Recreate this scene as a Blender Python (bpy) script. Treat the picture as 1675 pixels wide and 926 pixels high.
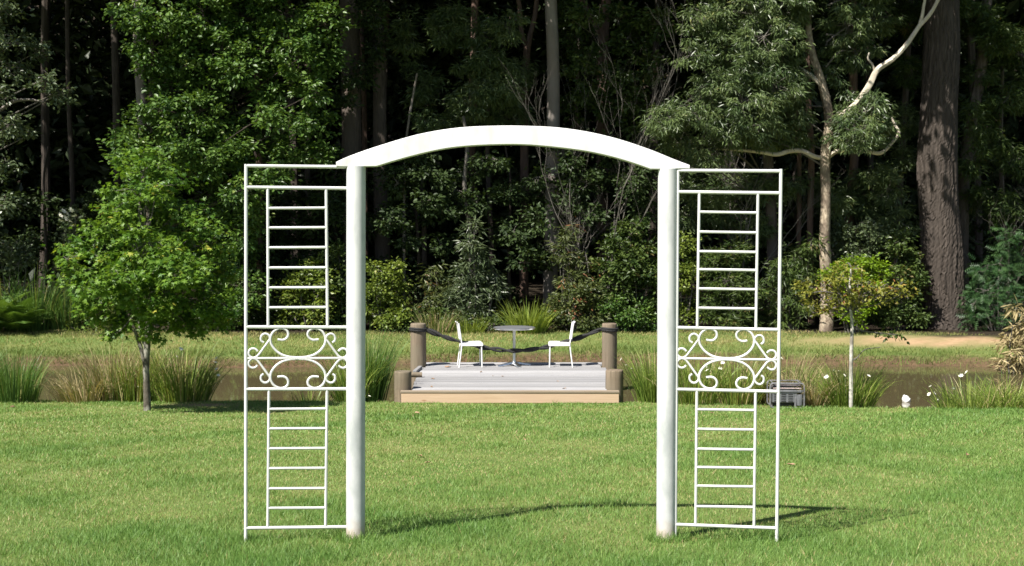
import bpy, math, random
import numpy as np
from mathutils import Vector

# ------------------------------------------------------------------ camera, sky, sun, exposure
scene = bpy.context.scene
for o in list(bpy.data.objects):
    bpy.data.objects.remove(o)
COL = scene.collection
F_PX, W_PX, H_PX = 2200.0, 1675.0, 926.0
CAM_H = 2.15
PITCH = math.atan(113.0 / F_PX)
cam_data = bpy.data.cameras.new("camera")
cam_data.sensor_width = 36.0
cam_data.lens = F_PX * 36.0 / W_PX
cam_data.clip_start = 0.1
cam_data.clip_end = 2000.0
cam_data.dof.use_dof = True
cam_data.dof.focus_distance = 12.0
cam_data.dof.aperture_fstop = 5.6
cam = bpy.data.objects.new("camera", cam_data)
cam.location = (0, 0, CAM_H)
cam.rotation_euler = (math.pi / 2 - PITCH, 0, 0)
COL.objects.link(cam)
scene.camera = cam

TO_SUN = Vector((-0.55, -0.55, 1.0)).normalized()
SUN_EL = math.asin(TO_SUN.z)
SUN_AZ = math.atan2(TO_SUN.x, TO_SUN.y)          # clockwise from +Y
world = bpy.data.worlds.new("World")
scene.world = world
world.use_nodes = True
wn = world.node_tree
for n in list(wn.nodes):
    wn.nodes.remove(n)
w_out = wn.nodes.new("ShaderNodeOutputWorld")
w_bg = wn.nodes.new("ShaderNodeBackground")
w_sky = wn.nodes.new("ShaderNodeTexSky")
w_sky.sky_type = 'NISHITA'
w_sky.sun_disc = False
w_sky.sun_elevation = SUN_EL
w_sky.sun_rotation = SUN_AZ
w_bg.inputs["Strength"].default_value = 0.05
wn.links.new(w_sky.outputs[0], w_bg.inputs["Color"])
wn.links.new(w_bg.outputs[0], w_out.inputs["Surface"])
sun_data = bpy.data.lights.new("sun", 'SUN')
sun_data.energy = 5.0
sun_data.angle = math.radians(0.5)
sun_data.color = (1.0, 0.95, 0.87)
sun = bpy.data.objects.new("sun", sun_data)
sun.rotation_euler = TO_SUN.to_track_quat('Z', 'Y').to_euler()
sun.location = (-20, -15, 40)
COL.objects.link(sun)
scene.view_settings.view_transform = 'Standard'
scene.view_settings.look = 'None'
scene.view_settings.exposure = 1.1
scene.view_settings.gamma = 1.0
scene.view_settings.use_curve_mapping = False

RNG = np.random.default_rng(7)
random.seed(7)


def at(px, py, Y):
    """World point seen at pixel (px, py) of the photograph at world depth Y."""
    u = (px - W_PX / 2) / F_PX
    v = (H_PX / 2 - py) / F_PX
    dy = math.cos(PITCH) + v * math.sin(PITCH)
    dz = -math.sin(PITCH) + v * math.cos(PITCH)
    k = Y / dy
    return Vector((u * k, Y, CAM_H + dz * k))


# ------------------------------------------------------------------ terrain function
WATER_Z = -1.25


def smooth(a, b, t):
    t = np.clip((t - a) / (b - a), 0, 1)
    return t * t * (3 - 2 * t)


def wob(x, y, s, seed=0.0):
    return (np.sin(x * s + 1.3 + seed) * np.cos(y * s * 0.83 + 0.7 * seed) +
            0.6 * np.sin(x * s * 2.1 - y * s * 1.7 + 2.1 + seed) +
            0.35 * np.sin(x * s * 4.3 + y * s * 3.9 + seed * 1.7)) / 1.95


def lawn_edge(x):
    return np.interp(x, [-20, -8.5, -2.2, 2.2, 4, 7, 20], [23.4, 22.95, 22.4, 22.2, 21.55, 20.75, 20.0]) + 0.07 * np.sin(x * 1.7) + 0.05 * np.sin(x * 4.1)


def far_edge(x):
    return 30.4 + 0.35 * np.sin(x * 0.45 + 0.6) + 0.18 * np.sin(x * 1.3) - 0.05 * np.clip(-x, 0, 12) - 0.55 * np.clip(x - 9.6, 0, 20)


def gz(x, y):
    x = np.asarray(x, float)
    y = np.asarray(y, float)
    yy = np.clip(y, -6, None)
    zl = -0.0735 * (yy - 8.8) + 0.015 * wob(x, y, 0.8)
    e = lawn_edge(x)
    zl_e = -0.0735 * (e - 8.8)
    z = np.where(y < e, zl, zl_e)
    t = smooth(0.0, 2.0, y - e)
    z = np.where(y >= e, zl_e * (1 - t) + (-1.9) * t, z)
    fe = far_edge(x)
    d = y - fe
    zb = np.where(d < 0, WATER_Z + np.clip(d, -2, 0) * 0.33,
                  WATER_Z + 0.19 * smooth(0, 0.55, d) + 0.17 * smooth(0.6, 3.4, d) + 0.03 * wob(x, y, 1.1, 3))
    far = np.clip(y - 35, 0, None)
    zb = zb + 0.035 * far + 0.34 * np.clip(y - 58, 0, 70)
    mid = y > (e + 2.2)
    return np.where(mid, np.maximum(z, zb), z)


def gzf(x, y):
    return float(gz(x, y))


# ------------------------------------------------------------------ helpers: tags, meshes
def tag(o, label=None, cat=None, group=None, kind=None):
    if label:
        o["label"] = label
    if cat:
        o["category"] = cat
    if group:
        o["group"] = group
    if kind:
        o["kind"] = kind
    return o


def thing(name, label, cat, loc=(0, 0, 0), rz=0.0, group=None):
    o = bpy.data.objects.new(name, None)
    o.empty_display_size = 0.1
    o.location = loc
    o.rotation_euler = (0, 0, rz)
    COL.objects.link(o)
    return tag(o, label, cat, group)


def link(name, me, mat, parent=None):
    o = bpy.data.objects.new(name, me)
    if mat is not None and not me.materials:
        me.materials.append(mat)
    COL.objects.link(o)
    if parent is not None:
        o.parent = parent
    return o


def np_mesh(name, V, faces, attrs=None, smooth_shade=False):
    """V (N,3); faces: list of int arrays (M,k); attrs: {name: point floats}."""
    me = bpy.data.meshes.new(name)
    V = np.asarray(V, dtype=np.float32)
    faces = [np.asarray(f, dtype=np.int32) for f in faces if len(f)]
    nl = sum(f.size for f in faces)
    nf = sum(len(f) for f in faces)
    me.vertices.add(len(V))
    me.loops.add(nl)
    me.polygons.add(nf)
    me.vertices.foreach_set("co", V.ravel())
    me.loops.foreach_set("vertex_index", np.concatenate([f.ravel() for f in faces]))
    tot = np.concatenate([np.full(len(f), f.shape[1], np.int32) for f in faces])
    start = np.concatenate([[0], np.cumsum(tot)[:-1]]).astype(np.int32)
    me.polygons.foreach_set("loop_start", start)
    me.polygons.foreach_set("use_smooth", np.full(nf, bool(smooth_shade)))
    me.update(calc_edges=True)
    if attrs:
        for k, a in attrs.items():
            at_ = me.attributes.new(k, 'FLOAT', 'POINT')
            at_.data.foreach_set("value", np.asarray(a, np.float32))
    me.validate()
    return me


class MB:
    """collects shapes into one mesh"""

    def __init__(self):
        self.V, self.Q, self.T, self.P, self.n = [], [], [], [], 0

    def add(self, V, quads=(), tris=(), polys=()):
        V = np.asarray(V, float)
        if len(quads):
            self.Q.append(np.asarray(quads, int) + self.n)
        if len(tris):
            self.T.append(np.asarray(tris, int) + self.n)
        for p in polys:
            self.P.append(np.asarray([p], int) + self.n)
        self.V.append(V)
        self.n += len(V)
        return self

    def tube(self, pts, radii, n=8, cap=True, wobble=None):
        pts = np.asarray([tuple(p) for p in pts], float)
        m = len(pts)
        radii = np.full(m, radii, float) if np.isscalar(radii) else np.asarray(radii, float)
        tan = np.gradient(pts, axis=0)
        tan /= np.linalg.norm(tan, axis=1)[:, None] + 1e-12
        ref = np.array([0.0, 1.0, 0.0]) if abs(tan[0][1]) < 0.8 else np.array([1.0, 0, 0])
        a = np.cross(tan[0], ref)
        a /= np.linalg.norm(a)
        rings = []
        ang = np.arange(n) * 2 * math.pi / n
        for i in range(m):
            a = a - tan[i] * a.dot(tan[i])
            a /= np.linalg.norm(a) + 1e-12
            b = np.cross(tan[i], a)
            r = radii[i] if wobble is None else radii[i] * wobble(i, ang)
            r = np.broadcast_to(r, (n,))
            rings.append(pts[i] + (np.cos(ang) * r)[:, None] * a + (np.sin(ang) * r)[:, None] * b)
        V = np.concatenate(rings)
        i0 = np.arange(m - 1)[:, None] * n + np.arange(n)[None]
        i1 = np.arange(m - 1)[:, None] * n + (np.arange(n)[None] + 1) % n
        q = np.stack([i0, i1, i1 + n, i0 + n], -1).reshape(-1, 4)
        polys = []
        if cap:
            polys = [list(range(n))[::-1], [(m - 1) * n + k for k in range(n)]]
        return self.add(V, q, (), polys)

    def box(self, c, s, bev=0.0, rot=None):
        """box with chamfered long edges (bev) around centre c"""
        hx, hy, hz = s[0] / 2, s[1] / 2, s[2] / 2
        b = min(bev, hx * .9, hy * .9, hz * .9)
        if b <= 0:
            V = [(x, y, z) for x in (-hx, hx) for y in (-hy, hy) for z in (-hz, hz)]
            q = [(0, 1, 3, 2), (4, 6, 7, 5), (0, 4, 5, 1), (2, 3, 7, 6), (0, 2, 6, 4), (1, 5, 7, 3)]
            V = np.array(V)
        else:
            # octagonal profile in YZ, extruded along X with end inset
            prof = [(-hy + b, -hz), (hy - b, -hz), (hy, -hz + b), (hy, hz - b), (hy - b, hz), (-hy + b, hz), (-hy, hz - b), (-hy, -hz + b)]
            V, q = [], []
            stations = [(-hx, 1), (-hx + b, 0), (hx - b, 0), (hx, 1)]
            for x, ins in stations:
                for (y, z) in prof:
                    if ins:
                        y = y * (hy - b) / hy
                        z = z * (hz - b) / hz
                    V.append((x, y, z))
            for i in range(3):
                for k in range(8):
                    k2 = (k + 1) % 8
                    q.append((i * 8 + k, i * 8 + k2, (i + 1) * 8 + k2, (i + 1) * 8 + k))
            V = np.array(V)
            if rot is not None:
                V = V @ np.array(rot.to_3x3()).T
            return self.add(V + np.array(c), q, (), [list(range(8))[::-1], [24 + k for k in range(8)]])
        if rot is not None:
            V = V @ np.array(rot.to_3x3()).T
        return self.add(V + np.array(c), q)

    def lathe(self, prof, n=24, c=(0, 0, 0)):
        """prof: list of (r, z)"""
        m = len(prof)
        ang = np.arange(n) * 2 * math.pi / n
        V = np.concatenate([np.stack([r * np.cos(ang), r * np.sin(ang), np.full(n, z)], -1) for r, z in prof]) + np.array(c)
        i0 = np.arange(m - 1)[:, None] * n + np.arange(n)[None]
        i1 = np.arange(m - 1)[:, None] * n + (np.arange(n)[None] + 1) % n
        q = np.stack([i0, i1, i1 + n, i0 + n], -1).reshape(-1, 4)
        return self.add(V, q, (), [list(range(n))[::-1], [(m - 1) * n + k for k in range(n)]])

    def build(self, name, mat, parent=None, smooth_shade=False):
        V = np.concatenate(self.V)
        faces = [*([np.concatenate(self.Q)] if self.Q else []), *([np.concatenate(self.T)] if self.T else [])]
        bysize = {}
        for p in self.P:
            bysize.setdefault(p.shape[1], []).append(p)
        faces += [np.concatenate(v) for v in bysize.values()]
        me = np_mesh(name, V, faces, smooth_shade=smooth_shade)
        if smooth_shade:
            try:
                me.set_sharp_from_angle(angle=math.radians(40))
            except Exception:
                pass
        return link(name, me, mat, parent)


def catmull(pts, k=8):
    P = [np.array(tuple(p), float) for p in pts]
    P = [2 * P[0] - P[1]] + P + [2 * P[-1] - P[-2]]
    out = []
    for i in range(1, len(P) - 2):
        for j in range(k):
            t = j / k
            a, b, c, d = P[i - 1], P[i], P[i + 1], P[i + 2]
            out.append(0.5 * ((2 * b) + (-a + c) * t + (2 * a - 5 * b + 4 * c - d) * t * t + (-a + 3 * b - 3 * c + d) * t ** 3))
    out.append(P[-2])
    return out


# ------------------------------------------------------------------ materials
def mat_new(name):
    m = bpy.data.materials.new(name)
    m.use_nodes = True
    nt = m.node_tree
    b = nt.nodes["Principled BSDF"]
    return m, nt, b


def noise(nt, scale, detail=4.0, rough=0.55, vec=None, stretch=None):
    n = nt.nodes.new("ShaderNodeTexNoise")
    n.inputs["Scale"].default_value = scale
    n.inputs["Detail"].default_value = detail
    n.inputs["Roughness"].default_value = rough
    if vec is None:
        tc = nt.nodes.new("ShaderNodeTexCoord")
        vec = tc.outputs["Object"]
    if stretch:
        mp = nt.nodes.new("ShaderNodeMapping")
        mp.inputs["Scale"].default_value = stretch
        nt.links.new(vec, mp.inputs["Vector"])
        vec = mp.outputs["Vector"]
    nt.links.new(vec, n.inputs["Vector"])
    return n


def ramp(nt, fac, stops):
    r = nt.nodes.new("ShaderNodeValToRGB")
    els = r.color_ramp.elements
    while len(els) < len(stops):
        els.new(0.5)
    for e, (p, c) in zip(els, stops):
        e.position = p
        e.color = (*c, 1)
    nt.links.new(fac, r.inputs["Fac"])
    return r


def mixrgb(nt, fac, a, b, mode='MIX'):
    m = nt.nodes.new("ShaderNodeMix")
    m.data_type = 'RGBA'
    m.blend_type = mode
    for sock, v in ((m.inputs[0], fac), (m.inputs[6], a), (m.inputs[7], b)):
        if hasattr(v, "links"):
            nt.links.new(v, sock)
        elif isinstance(v, (int, float)):
            sock.default_value = v
        else:
            sock.default_value = (*v, 1)
    return m.outputs[2]


def bump(nt, b, height, strength=0.3, dist=0.02):
    bp = nt.nodes.new("ShaderNodeBump")
    bp.inputs["Strength"].default_value = strength
    bp.inputs["Distance"].default_value = dist
    nt.links.new(height, bp.inputs["Height"])
    nt.links.new(bp.outputs["Normal"], b.inputs["Normal"])


def simple_mat(name, c1, c2, scale=6, rough=0.5, metallic=0.0, bumps=0.0, stretch=None, spec=0.5):
    m, nt, b = mat_new(name)
    n = noise(nt, scale, stretch=stretch)
    r = ramp(nt, n.outputs["Fac"], [(0.3, c1), (0.7, c2)])
    nt.links.new(r.outputs[0], b.inputs["Base Color"])
    b.inputs["Roughness"].default_value = rough
    b.inputs["Metallic"].default_value = metallic
    b.inputs["Specular IOR Level"].default_value = spec
    if bumps:
        bump(nt, b, n.outputs["Fac"], bumps)
    return m


def leaf_mat(name, dark, light, odd=None, odd_at=0.93, trans=0.25, rough=0.42, spec=0.35):
    """colour by the per-leaf 'tint' attribute"""
    m, nt, b = mat_new(name)
    a = nt.nodes.new("ShaderNodeAttribute")
    a.attribute_name = "tint"
    stops = [(0.05, dark), (0.8, light)]
    if odd:
        stops = [(0.05, dark), (odd_at - 0.08, light), (odd_at, odd)]
    r = ramp(nt, a.outputs["Fac"], stops)
    nt.links.new(r.outputs[0], b.inputs["Base Color"])
    b.inputs["Roughness"].default_value = rough
    b.inputs["Specular IOR Level"].default_value = spec
    t = nt.nodes.new("ShaderNodeBsdfTranslucent")
    tint = mixrgb(nt, 1.0, r.outputs[0], (1.25, 1.2, 0.55), 'MULTIPLY')
    nt.links.new(tint, t.inputs["Color"])
    mx = nt.nodes.new("ShaderNodeMixShader")
    mx.inputs[0].default_value = trans
    nt.links.new(b.outputs[0], mx.inputs[1])
    nt.links.new(t.outputs[0], mx.inputs[2])
    out = nt.nodes["Material Output"]
    nt.links.new(mx.outputs[0], out.inputs["Surface"])
    return m


def bark_mat(name, c1, c2, c3, scale=3.0, rough=0.85, bumps=0.6, stretch=(4, 4, 0.6), patch=0.0):
    m, nt, b = mat_new(name)
    n1 = noise(nt, scale * 2, 6, 0.65, stretch=stretch)
    n2 = noise(nt, scale * 0.6, 3, 0.5, stretch=(1, 1, 0.7))
    r1 = ramp(nt, n1.outputs["Fac"], [(0.32, c1), (0.68, c2)])
    f = ramp(nt, n2.outputs["Fac"], [(0.48 - patch * .1, (0, 0, 0)), (0.62 - patch * .1, (1, 1, 1))])
    col = mixrgb(nt, f.outputs[0], r1.outputs[0], c3)
    nt.links.new(col, b.inputs["Base Color"])
    b.inputs["Roughness"].default_value = rough
    b.inputs["Specular IOR Level"].default_value = 0.2
    bump(nt, b, n1.outputs["Fac"], bumps, 0.03)
    return m


M = {}
# white paint with faint weathering
m, nt, b = mat_new("white_paint")
n1 = noise(nt, 9, 5, 0.6, stretch=(1, 1, 0.35))
r = ramp(nt, n1.outputs["Fac"], [(0.30, (0.52, 0.52, 0.50)), (0.50, (0.64, 0.64, 0.63))])
nt.links.new(r.outputs[0], b.inputs["Base Color"])
b.inputs["Roughness"].default_value = 0.42
bump(nt, b, noise(nt, 60, 3).outputs["Fac"], 0.05, 0.004)
M["white"] = m
# post paint: smudges and soil splashed on the foot
m, nt, b = mat_new("post_paint")
tc = nt.nodes.new("ShaderNodeTexCoord")
n1 = noise(nt, 5, 6, 0.65, stretch=(1, 1, 0.4))
n2 = noise(nt, 22, 5, 0.7)
r = ramp(nt, n1.outputs["Fac"], [(0.34, (0.38, 0.40, 0.40)), (0.54, (0.57, 0.575, 0.575))])
sep = nt.nodes.new("ShaderNodeSeparateXYZ")
nt.links.new(tc.outputs["Object"], sep.inputs[0])
ma = nt.nodes.new("ShaderNodeMath"); ma.operation = 'MULTIPLY_ADD'
nt.links.new(n2.outputs["Fac"], ma.inputs[0]); ma.inputs[1].default_value = 0.16
nt.links.new(sep.outputs["Z"], ma.inputs[2])
soil = ramp(nt, ma.outputs[0], [(0.12, (0.75, 0.75, 0.75)), (0.24, (0, 0, 0))])
col = mixrgb(nt, soil.outputs[0], r.outputs[0], (0.42, 0.33, 0.25))
nt.links.new(col, b.inputs["Base Color"])
b.inputs["Roughness"].default_value = 0.5
bump(nt, b, n2.outputs["Fac"], 0.06, 0.005)
M["post"] = m

M["chair"] = simple_mat("chair_white", (0.76, 0.76, 0.74), (0.80, 0.80, 0.79), 14, 0.4)
M["alu"] = simple_mat("brushed_aluminium", (0.62, 0.63, 0.65), (0.72, 0.73, 0.74), 20, 0.32, 1.0)
M["table_top"] = simple_mat("table_top_steel", (0.42, 0.43, 0.45), (0.54, 0.55, 0.57), 30, 0.4, 0.85)
M["rope"] = simple_mat("black_rope", (0.008, 0.008, 0.009), (0.020, 0.020, 0.020), 60, 0.75, bumps=0.6, stretch=(1, 1, 3))
M["gen_grey"] = simple_mat("generator_grey", (0.10, 0.104, 0.115), (0.145, 0.15, 0.16), 12, 0.5)
M["gen_frame"] = simple_mat("generator_frame", (0.12, 0.12, 0.13), (0.17, 0.17, 0.18), 14, 0.45)
M["gen_dark"] = simple_mat("generator_black", (0.012, 0.012, 0.013), (0.03, 0.03, 0.03), 14, 0.6)
M["gen_tank"] = simple_mat("generator_tank", (0.06, 0.05, 0.055), (0.10, 0.09, 0.095), 9, 0.3)
M["gen_stripe"] = simple_mat("generator_stripe", (0.55, 0.42, 0.42), (0.65, 0.55, 0.54), 9, 0.4)
M["buoy"] = simple_mat("buoy_plastic", (0.62, 0.62, 0.60), (0.78, 0.78, 0.76), 20, 0.45)
M["petal"] = simple_mat("petal_white", (0.72, 0.70, 0.55), (0.80, 0.79, 0.70), 30, 0.6)
M["dead_leaf"] = simple_mat("dead_leaf", (0.20, 0.11, 0.06), (0.34, 0.22, 0.13), 25, 0.7)


def wood_mat(name, c1, c2, c3, rough=0.75, axis=0, knots=False):
    m, nt, b = mat_new(name)
    st = [(14, 14, 14)][0]
    st = tuple(0.7 if i == axis else 14 for i in range(3))
    oi = nt.nodes.new("ShaderNodeObjectInfo")
    tc = nt.nodes.new("ShaderNodeTexCoord")
    va = nt.nodes.new("ShaderNodeVectorMath")
    va.operation = 'ADD'
    cx = nt.nodes.new("ShaderNodeCombineXYZ")
    mm = nt.nodes.new("ShaderNodeMath"); mm.operation = 'MULTIPLY'; mm.inputs[1].default_value = 37.0
    nt.links.new(oi.outputs["Random"], mm.inputs[0])
    for i in range(3):
        nt.links.new(mm.outputs[0], cx.inputs[i])
    nt.links.new(tc.outputs["Object"], va.inputs[0])
    nt.links.new(cx.outputs[0], va.inputs[1])
    n1 = noise(nt, 2.0, 6, 0.65, vec=va.outputs[0], stretch=st)
    n2 = noise(nt, 1.3, 3, 0.5, vec=va.outputs[0])
    r = ramp(nt, n1.outputs["Fac"], [(0.3, c1), (0.65, c2)])
    f = ramp(nt, n2.outputs["Fac"], [(0.45, (0, 0, 0)), (0.7, (1, 1, 1))])
    col = mixrgb(nt, f.outputs[0], r.outputs[0], c3)
    # board to board difference
    br = nt.nodes.new("ShaderNodeMapRange")
    br.inputs["To Min"].default_value = 0.68
    br.inputs["To Max"].default_value = 1.1
    nt.links.new(oi.outputs["Random"], br.inputs["Value"])
    cb = nt.nodes.new("ShaderNodeCombineXYZ")
    for i in range(3):
        nt.links.new(br.outputs[0], cb.inputs[i])
    col = mixrgb(nt, 1.0, col, cb.outputs[0], 'MULTIPLY')
    if knots:
        v = nt.nodes.new("ShaderNodeTexVoronoi")
        v.inputs["Scale"].default_value = 2.3
        mp = nt.nodes.new("ShaderNodeMapping")
        mp.inputs["Scale"].default_value = (0.8, 1.0, 2.5)
        nt.links.new(va.outputs[0], mp.inputs[0])
        nt.links.new(mp.outputs[0], v.inputs["Vector"])
        kf = ramp(nt, v.outputs["Distance"], [(0.05, (1, 1, 1)), (0.12, (0, 0, 0))])
        col = mixrgb(nt, kf.outputs[0], col, (0.26, 0.13, 0.06))
    nt.links.new(col, b.inputs["Base Color"])
    b.inputs["Roughness"].default_value = rough
    b.inputs["Specular IOR Level"].default_value = 0.25
    bump(nt, b, n1.outputs["Fac"], 0.35, 0.006)
    return m


M["deck"] = wood_mat("weathered_deck", (0.23, 0.228, 0.232), (0.36, 0.355, 0.36), (0.30, 0.298, 0.31))
M["pine"] = wood_mat("raw_pine", (0.46, 0.32, 0.21), (0.58, 0.43, 0.30), (0.52, 0.37, 0.26), knots=True)
M["pine_old"] = wood_mat("aged_pine", (0.20, 0.155, 0.11), (0.28, 0.225, 0.165), (0.24, 0.195, 0.15))
M["bollard"] = wood_mat("log_bollard", (0.10, 0.075, 0.052), (0.25, 0.195, 0.14), (0.18, 0.155, 0.11), rough=0.85, axis=2)

# leaves
M["lf_broad"] = leaf_mat("leaf_broad_green", (0.040, 0.092, 0.018), (0.125, 0.208, 0.040), (0.20, 0.26, 0.07), 0.97, 0.30)
M["lf_maple"] = leaf_mat("leaf_maple", (0.056, 0.132, 0.016), (0.180, 0.285, 0.036), (0.38, 0.36, 0.06), 0.985, 0.36)
M["lf_euc"] = leaf_mat("leaf_gum", (0.044, 0.076, 0.026), (0.135, 0.182, 0.060), (0.21, 0.22, 0.08), 0.97, 0.18, 0.38, 0.45)
M["lf_dark"] = leaf_mat("leaf_dark", (0.030, 0.058, 0.013), (0.100, 0.142, 0.032), (0.17, 0.14, 0.05), 0.96, 0.24, 0.45, 0.32)
M["lf_grey"] = leaf_mat("leaf_greygreen", (0.042, 0.066, 0.028), (0.115, 0.150, 0.068), None, 0.95, 0.2, 0.36, 0.5)
M["lf_yellow"] = leaf_mat("leaf_yellowgreen", (0.075, 0.120, 0.018), (0.215, 0.270, 0.044), (0.32, 0.31, 0.10), 0.96, 0.3)
M["lf_lime"] = leaf_mat("leaf_lime", (0.110, 0.190, 0.010), (0.210, 0.330, 0.015), None, 0.95, 0.35)
M["lf_autumn"] = leaf_mat("leaf_autumn", (0.120, 0.145, 0.024), (0.280, 0.260, 0.042), (0.34, 0.16, 0.06), 0.93, 0.32)
M["lf_mixed"] = leaf_mat("leaf_mixed_red", (0.040, 0.062, 0.018), (0.120, 0.142, 0.042), (0.26, 0.11, 0.05), 0.90, 0.25)
M["lf_shade"] = leaf_mat("leaf_shade", (0.018, 0.034, 0.011), (0.055, 0.086, 0.025), None, 0.95, 0.2, 0.5, 0.25)  # darker leaf copy: shade among the trunks is put into the colour
M["lf_deep_shade"] = leaf_mat("leaf_deep_shade", (0.014, 0.024, 0.010), (0.038, 0.058, 0.020), None, 0.95, 0.12, 0.45, 0.3)  # leaf green darkened further, the far wood's shade painted into it
M["lf_feather"] = leaf_mat("leaf_feathery", (0.022, 0.062, 0.022), (0.070, 0.140, 0.044), None, 0.95, 0.22)
M["grass"] = leaf_mat("grass_blade", (0.086, 0.186, 0.036), (0.215, 0.312, 0.078), (0.40, 0.33, 0.16), 0.93, 0.25, 0.5, 0.3)
M["bank_grass"] = leaf_mat("bank_blade", (0.080, 0.145, 0.028), (0.225, 0.245, 0.075), (0.40, 0.32, 0.15), 0.90, 0.25, 0.6, 0.2)
M["sedge"] = leaf_mat("sedge_blade", (0.080, 0.150, 0.024), (0.265, 0.335, 0.066), (0.46, 0.39, 0.19), 0.92, 0.25, 0.45, 0.35)
M["sedge_dark"] = leaf_mat("sedge_dark_blade", (0.044, 0.110, 0.024), (0.160, 0.255, 0.060), (0.30, 0.30, 0.11), 0.95, 0.25, 0.45, 0.35)
M["sedge_dry"] = leaf_mat("sedge_dry_blade", (0.200, 0.175, 0.075), (0.460, 0.370, 0.210), (0.15, 0.21, 0.05), 0.92, 0.2, 0.6, 0.2)
M["strap"] = leaf_mat("strap_blade", (0.100, 0.160, 0.022), (0.260, 0.310, 0.055), None, 0.95, 0.3, 0.45, 0.35)

# bark
M["bk_giant"] = bark_mat("bark_giant", (0.020, 0.016, 0.013), (0.098, 0.080, 0.068), (0.055, 0.045, 0.038), 3.0, bumps=0.9, stretch=(5, 5, 0.4))
M["bk_grey"] = bark_mat("bark_grey", (0.16, 0.14, 0.125), (0.25, 0.225, 0.205), (0.20, 0.165, 0.14), 1.2, bumps=0.25, stretch=(2, 2, 0.6))
M["bk_brown"] = bark_mat("bark_brown", (0.055, 0.042, 0.034), (0.155, 0.125, 0.105), (0.10, 0.083, 0.072), 2.5)
M["bk_red"] = bark_mat("bark_reddish", (0.075, 0.046, 0.036), (0.19, 0.125, 0.098), (0.12, 0.083, 0.068), 2.5)
M["bk_paper"] = bark_mat("bark_paper", (0.12, 0.085, 0.06), (0.50, 0.42, 0.31), (0.13, 0.10, 0.075), 3.4, 0.7, 0.9, (2, 2, 1.2))
M["bk_pale"] = bark_mat("bark_pale", (0.42, 0.36, 0.28), (0.60, 0.54, 0.44), (0.36, 0.29, 0.22), 2.0, 0.6, 0.25, (1.5, 1.5, 1.5), -2)
M["bk_dim"] = bark_mat("bark_dim", (0.030, 0.024, 0.020), (0.085, 0.068, 0.056), (0.055, 0.045, 0.038), 2.5)  # brown bark darkened, forest shade put into the colour
M["bk_twig"] = bark_mat("bark_twig", (0.07, 0.064, 0.055), (0.19, 0.175, 0.155), (0.13, 0.118, 0.10), 4)
M["bk_lichen"] = bark_mat("bark_lichen", (0.055, 0.046, 0.035), (0.13, 0.115, 0.092), (0.26, 0.25, 0.21), 9, bumps=0.3, stretch=(1, 1, 0.8))
M["bk_white"] = bark_mat("bark_whitish", (0.34, 0.32, 0.28), (0.56, 0.54, 0.49), (0.20, 0.18, 0.15), 8, bumps=0.3, stretch=(1, 1, 1.2))

# ground
m, nt, b = mat_new("ground_soil_and_turf")
za = nt.nodes.new("ShaderNodeAttribute"); za.attribute_name = "mud"
fa = nt.nodes.new("ShaderNodeAttribute"); fa.attribute_name = "litter"
da = nt.nodes.new("ShaderNodeAttribute"); da.attribute_name = "dirt"
n1 = noise(nt, 0.9, 5, 0.6)
n2 = noise(nt, 30, 4, 0.7)
n3 = noise(nt, 7, 5, 0.7)
turf = ramp(nt, n1.outputs["Fac"], [(0.35, (0.095, 0.16, 0.04)), (0.6, (0.155, 0.19, 0.06)), (0.75, (0.24, 0.21, 0.095))])
spk = ramp(nt, n2.outputs["Fac"], [(0.3, (0.6, 0.6, 0.6)), (0.7, (1.15, 1.15, 1.15))])
turf_c = mixrgb(nt, 1.0, turf.outputs[0], spk.outputs[0], 'MULTIPLY')
mud = ramp(nt, n3.outputs["Fac"], [(0.35, (0.060, 0.042, 0.024)), (0.65, (0.135, 0.088, 0.052))])
dirt = ramp(nt, n3.outputs["Fac"], [(0.35, (0.30, 0.20, 0.115)), (0.65, (0.41, 0.28, 0.17))])
litter = ramp(nt, n3.outputs["Fac"], [(0.35, (0.014, 0.012, 0.008)), (0.65, (0.042, 0.032, 0.022))])
c = mixrgb(nt, da.outputs["Fac"], turf_c, dirt.outputs[0])
c = mixrgb(nt, za.outputs["Fac"], c, mud.outputs[0])
c = mixrgb(nt, fa.outputs["Fac"], c, litter.outputs[0])
nt.links.new(c, b.inputs["Base Color"])
b.inputs["Roughness"].default_value = 0.95
b.inputs["Specular IOR Level"].default_value = 0.1
bump(nt, b, n2.outputs["Fac"], 0.6, 0.03)
M["ground"] = m

# muddy pond water
m, nt, b = mat_new("pond_water")
b.inputs["Base Color"].default_value = (0.080, 0.066, 0.034, 1)
b.inputs["Roughness"].default_value = 0.035
b.inputs["IOR"].default_value = 1.33
wv = noise(nt, 2.2, 3, 0.5, stretch=(0.7, 1.6, 1))
bump(nt, b, wv.outputs["Fac"], 0.05, 0.02)
M["water"] = m

# ------------------------------------------------------------------ ground and pond
def dirt_amount(x, y):
    e1 = np.exp(-(((x - 10.7) / 3.4) ** 2 + ((y - 32.6) / 1.0) ** 2) ** 1.5)
    e2 = 0.8 * np.exp(-(((x + 5.0) / 0.7) ** 2 + ((y - 21.6) / 0.5) ** 2))
    e3 = 0.7 * np.exp(-(((x - 4.6) / 1.4) ** 2 + ((y - 21.5) / 0.35) ** 2))
    return np.clip(e1 * (0.9 + 0.5 * wob(x, y, 3.1)) + e2 + e3, 0, 1)


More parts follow.
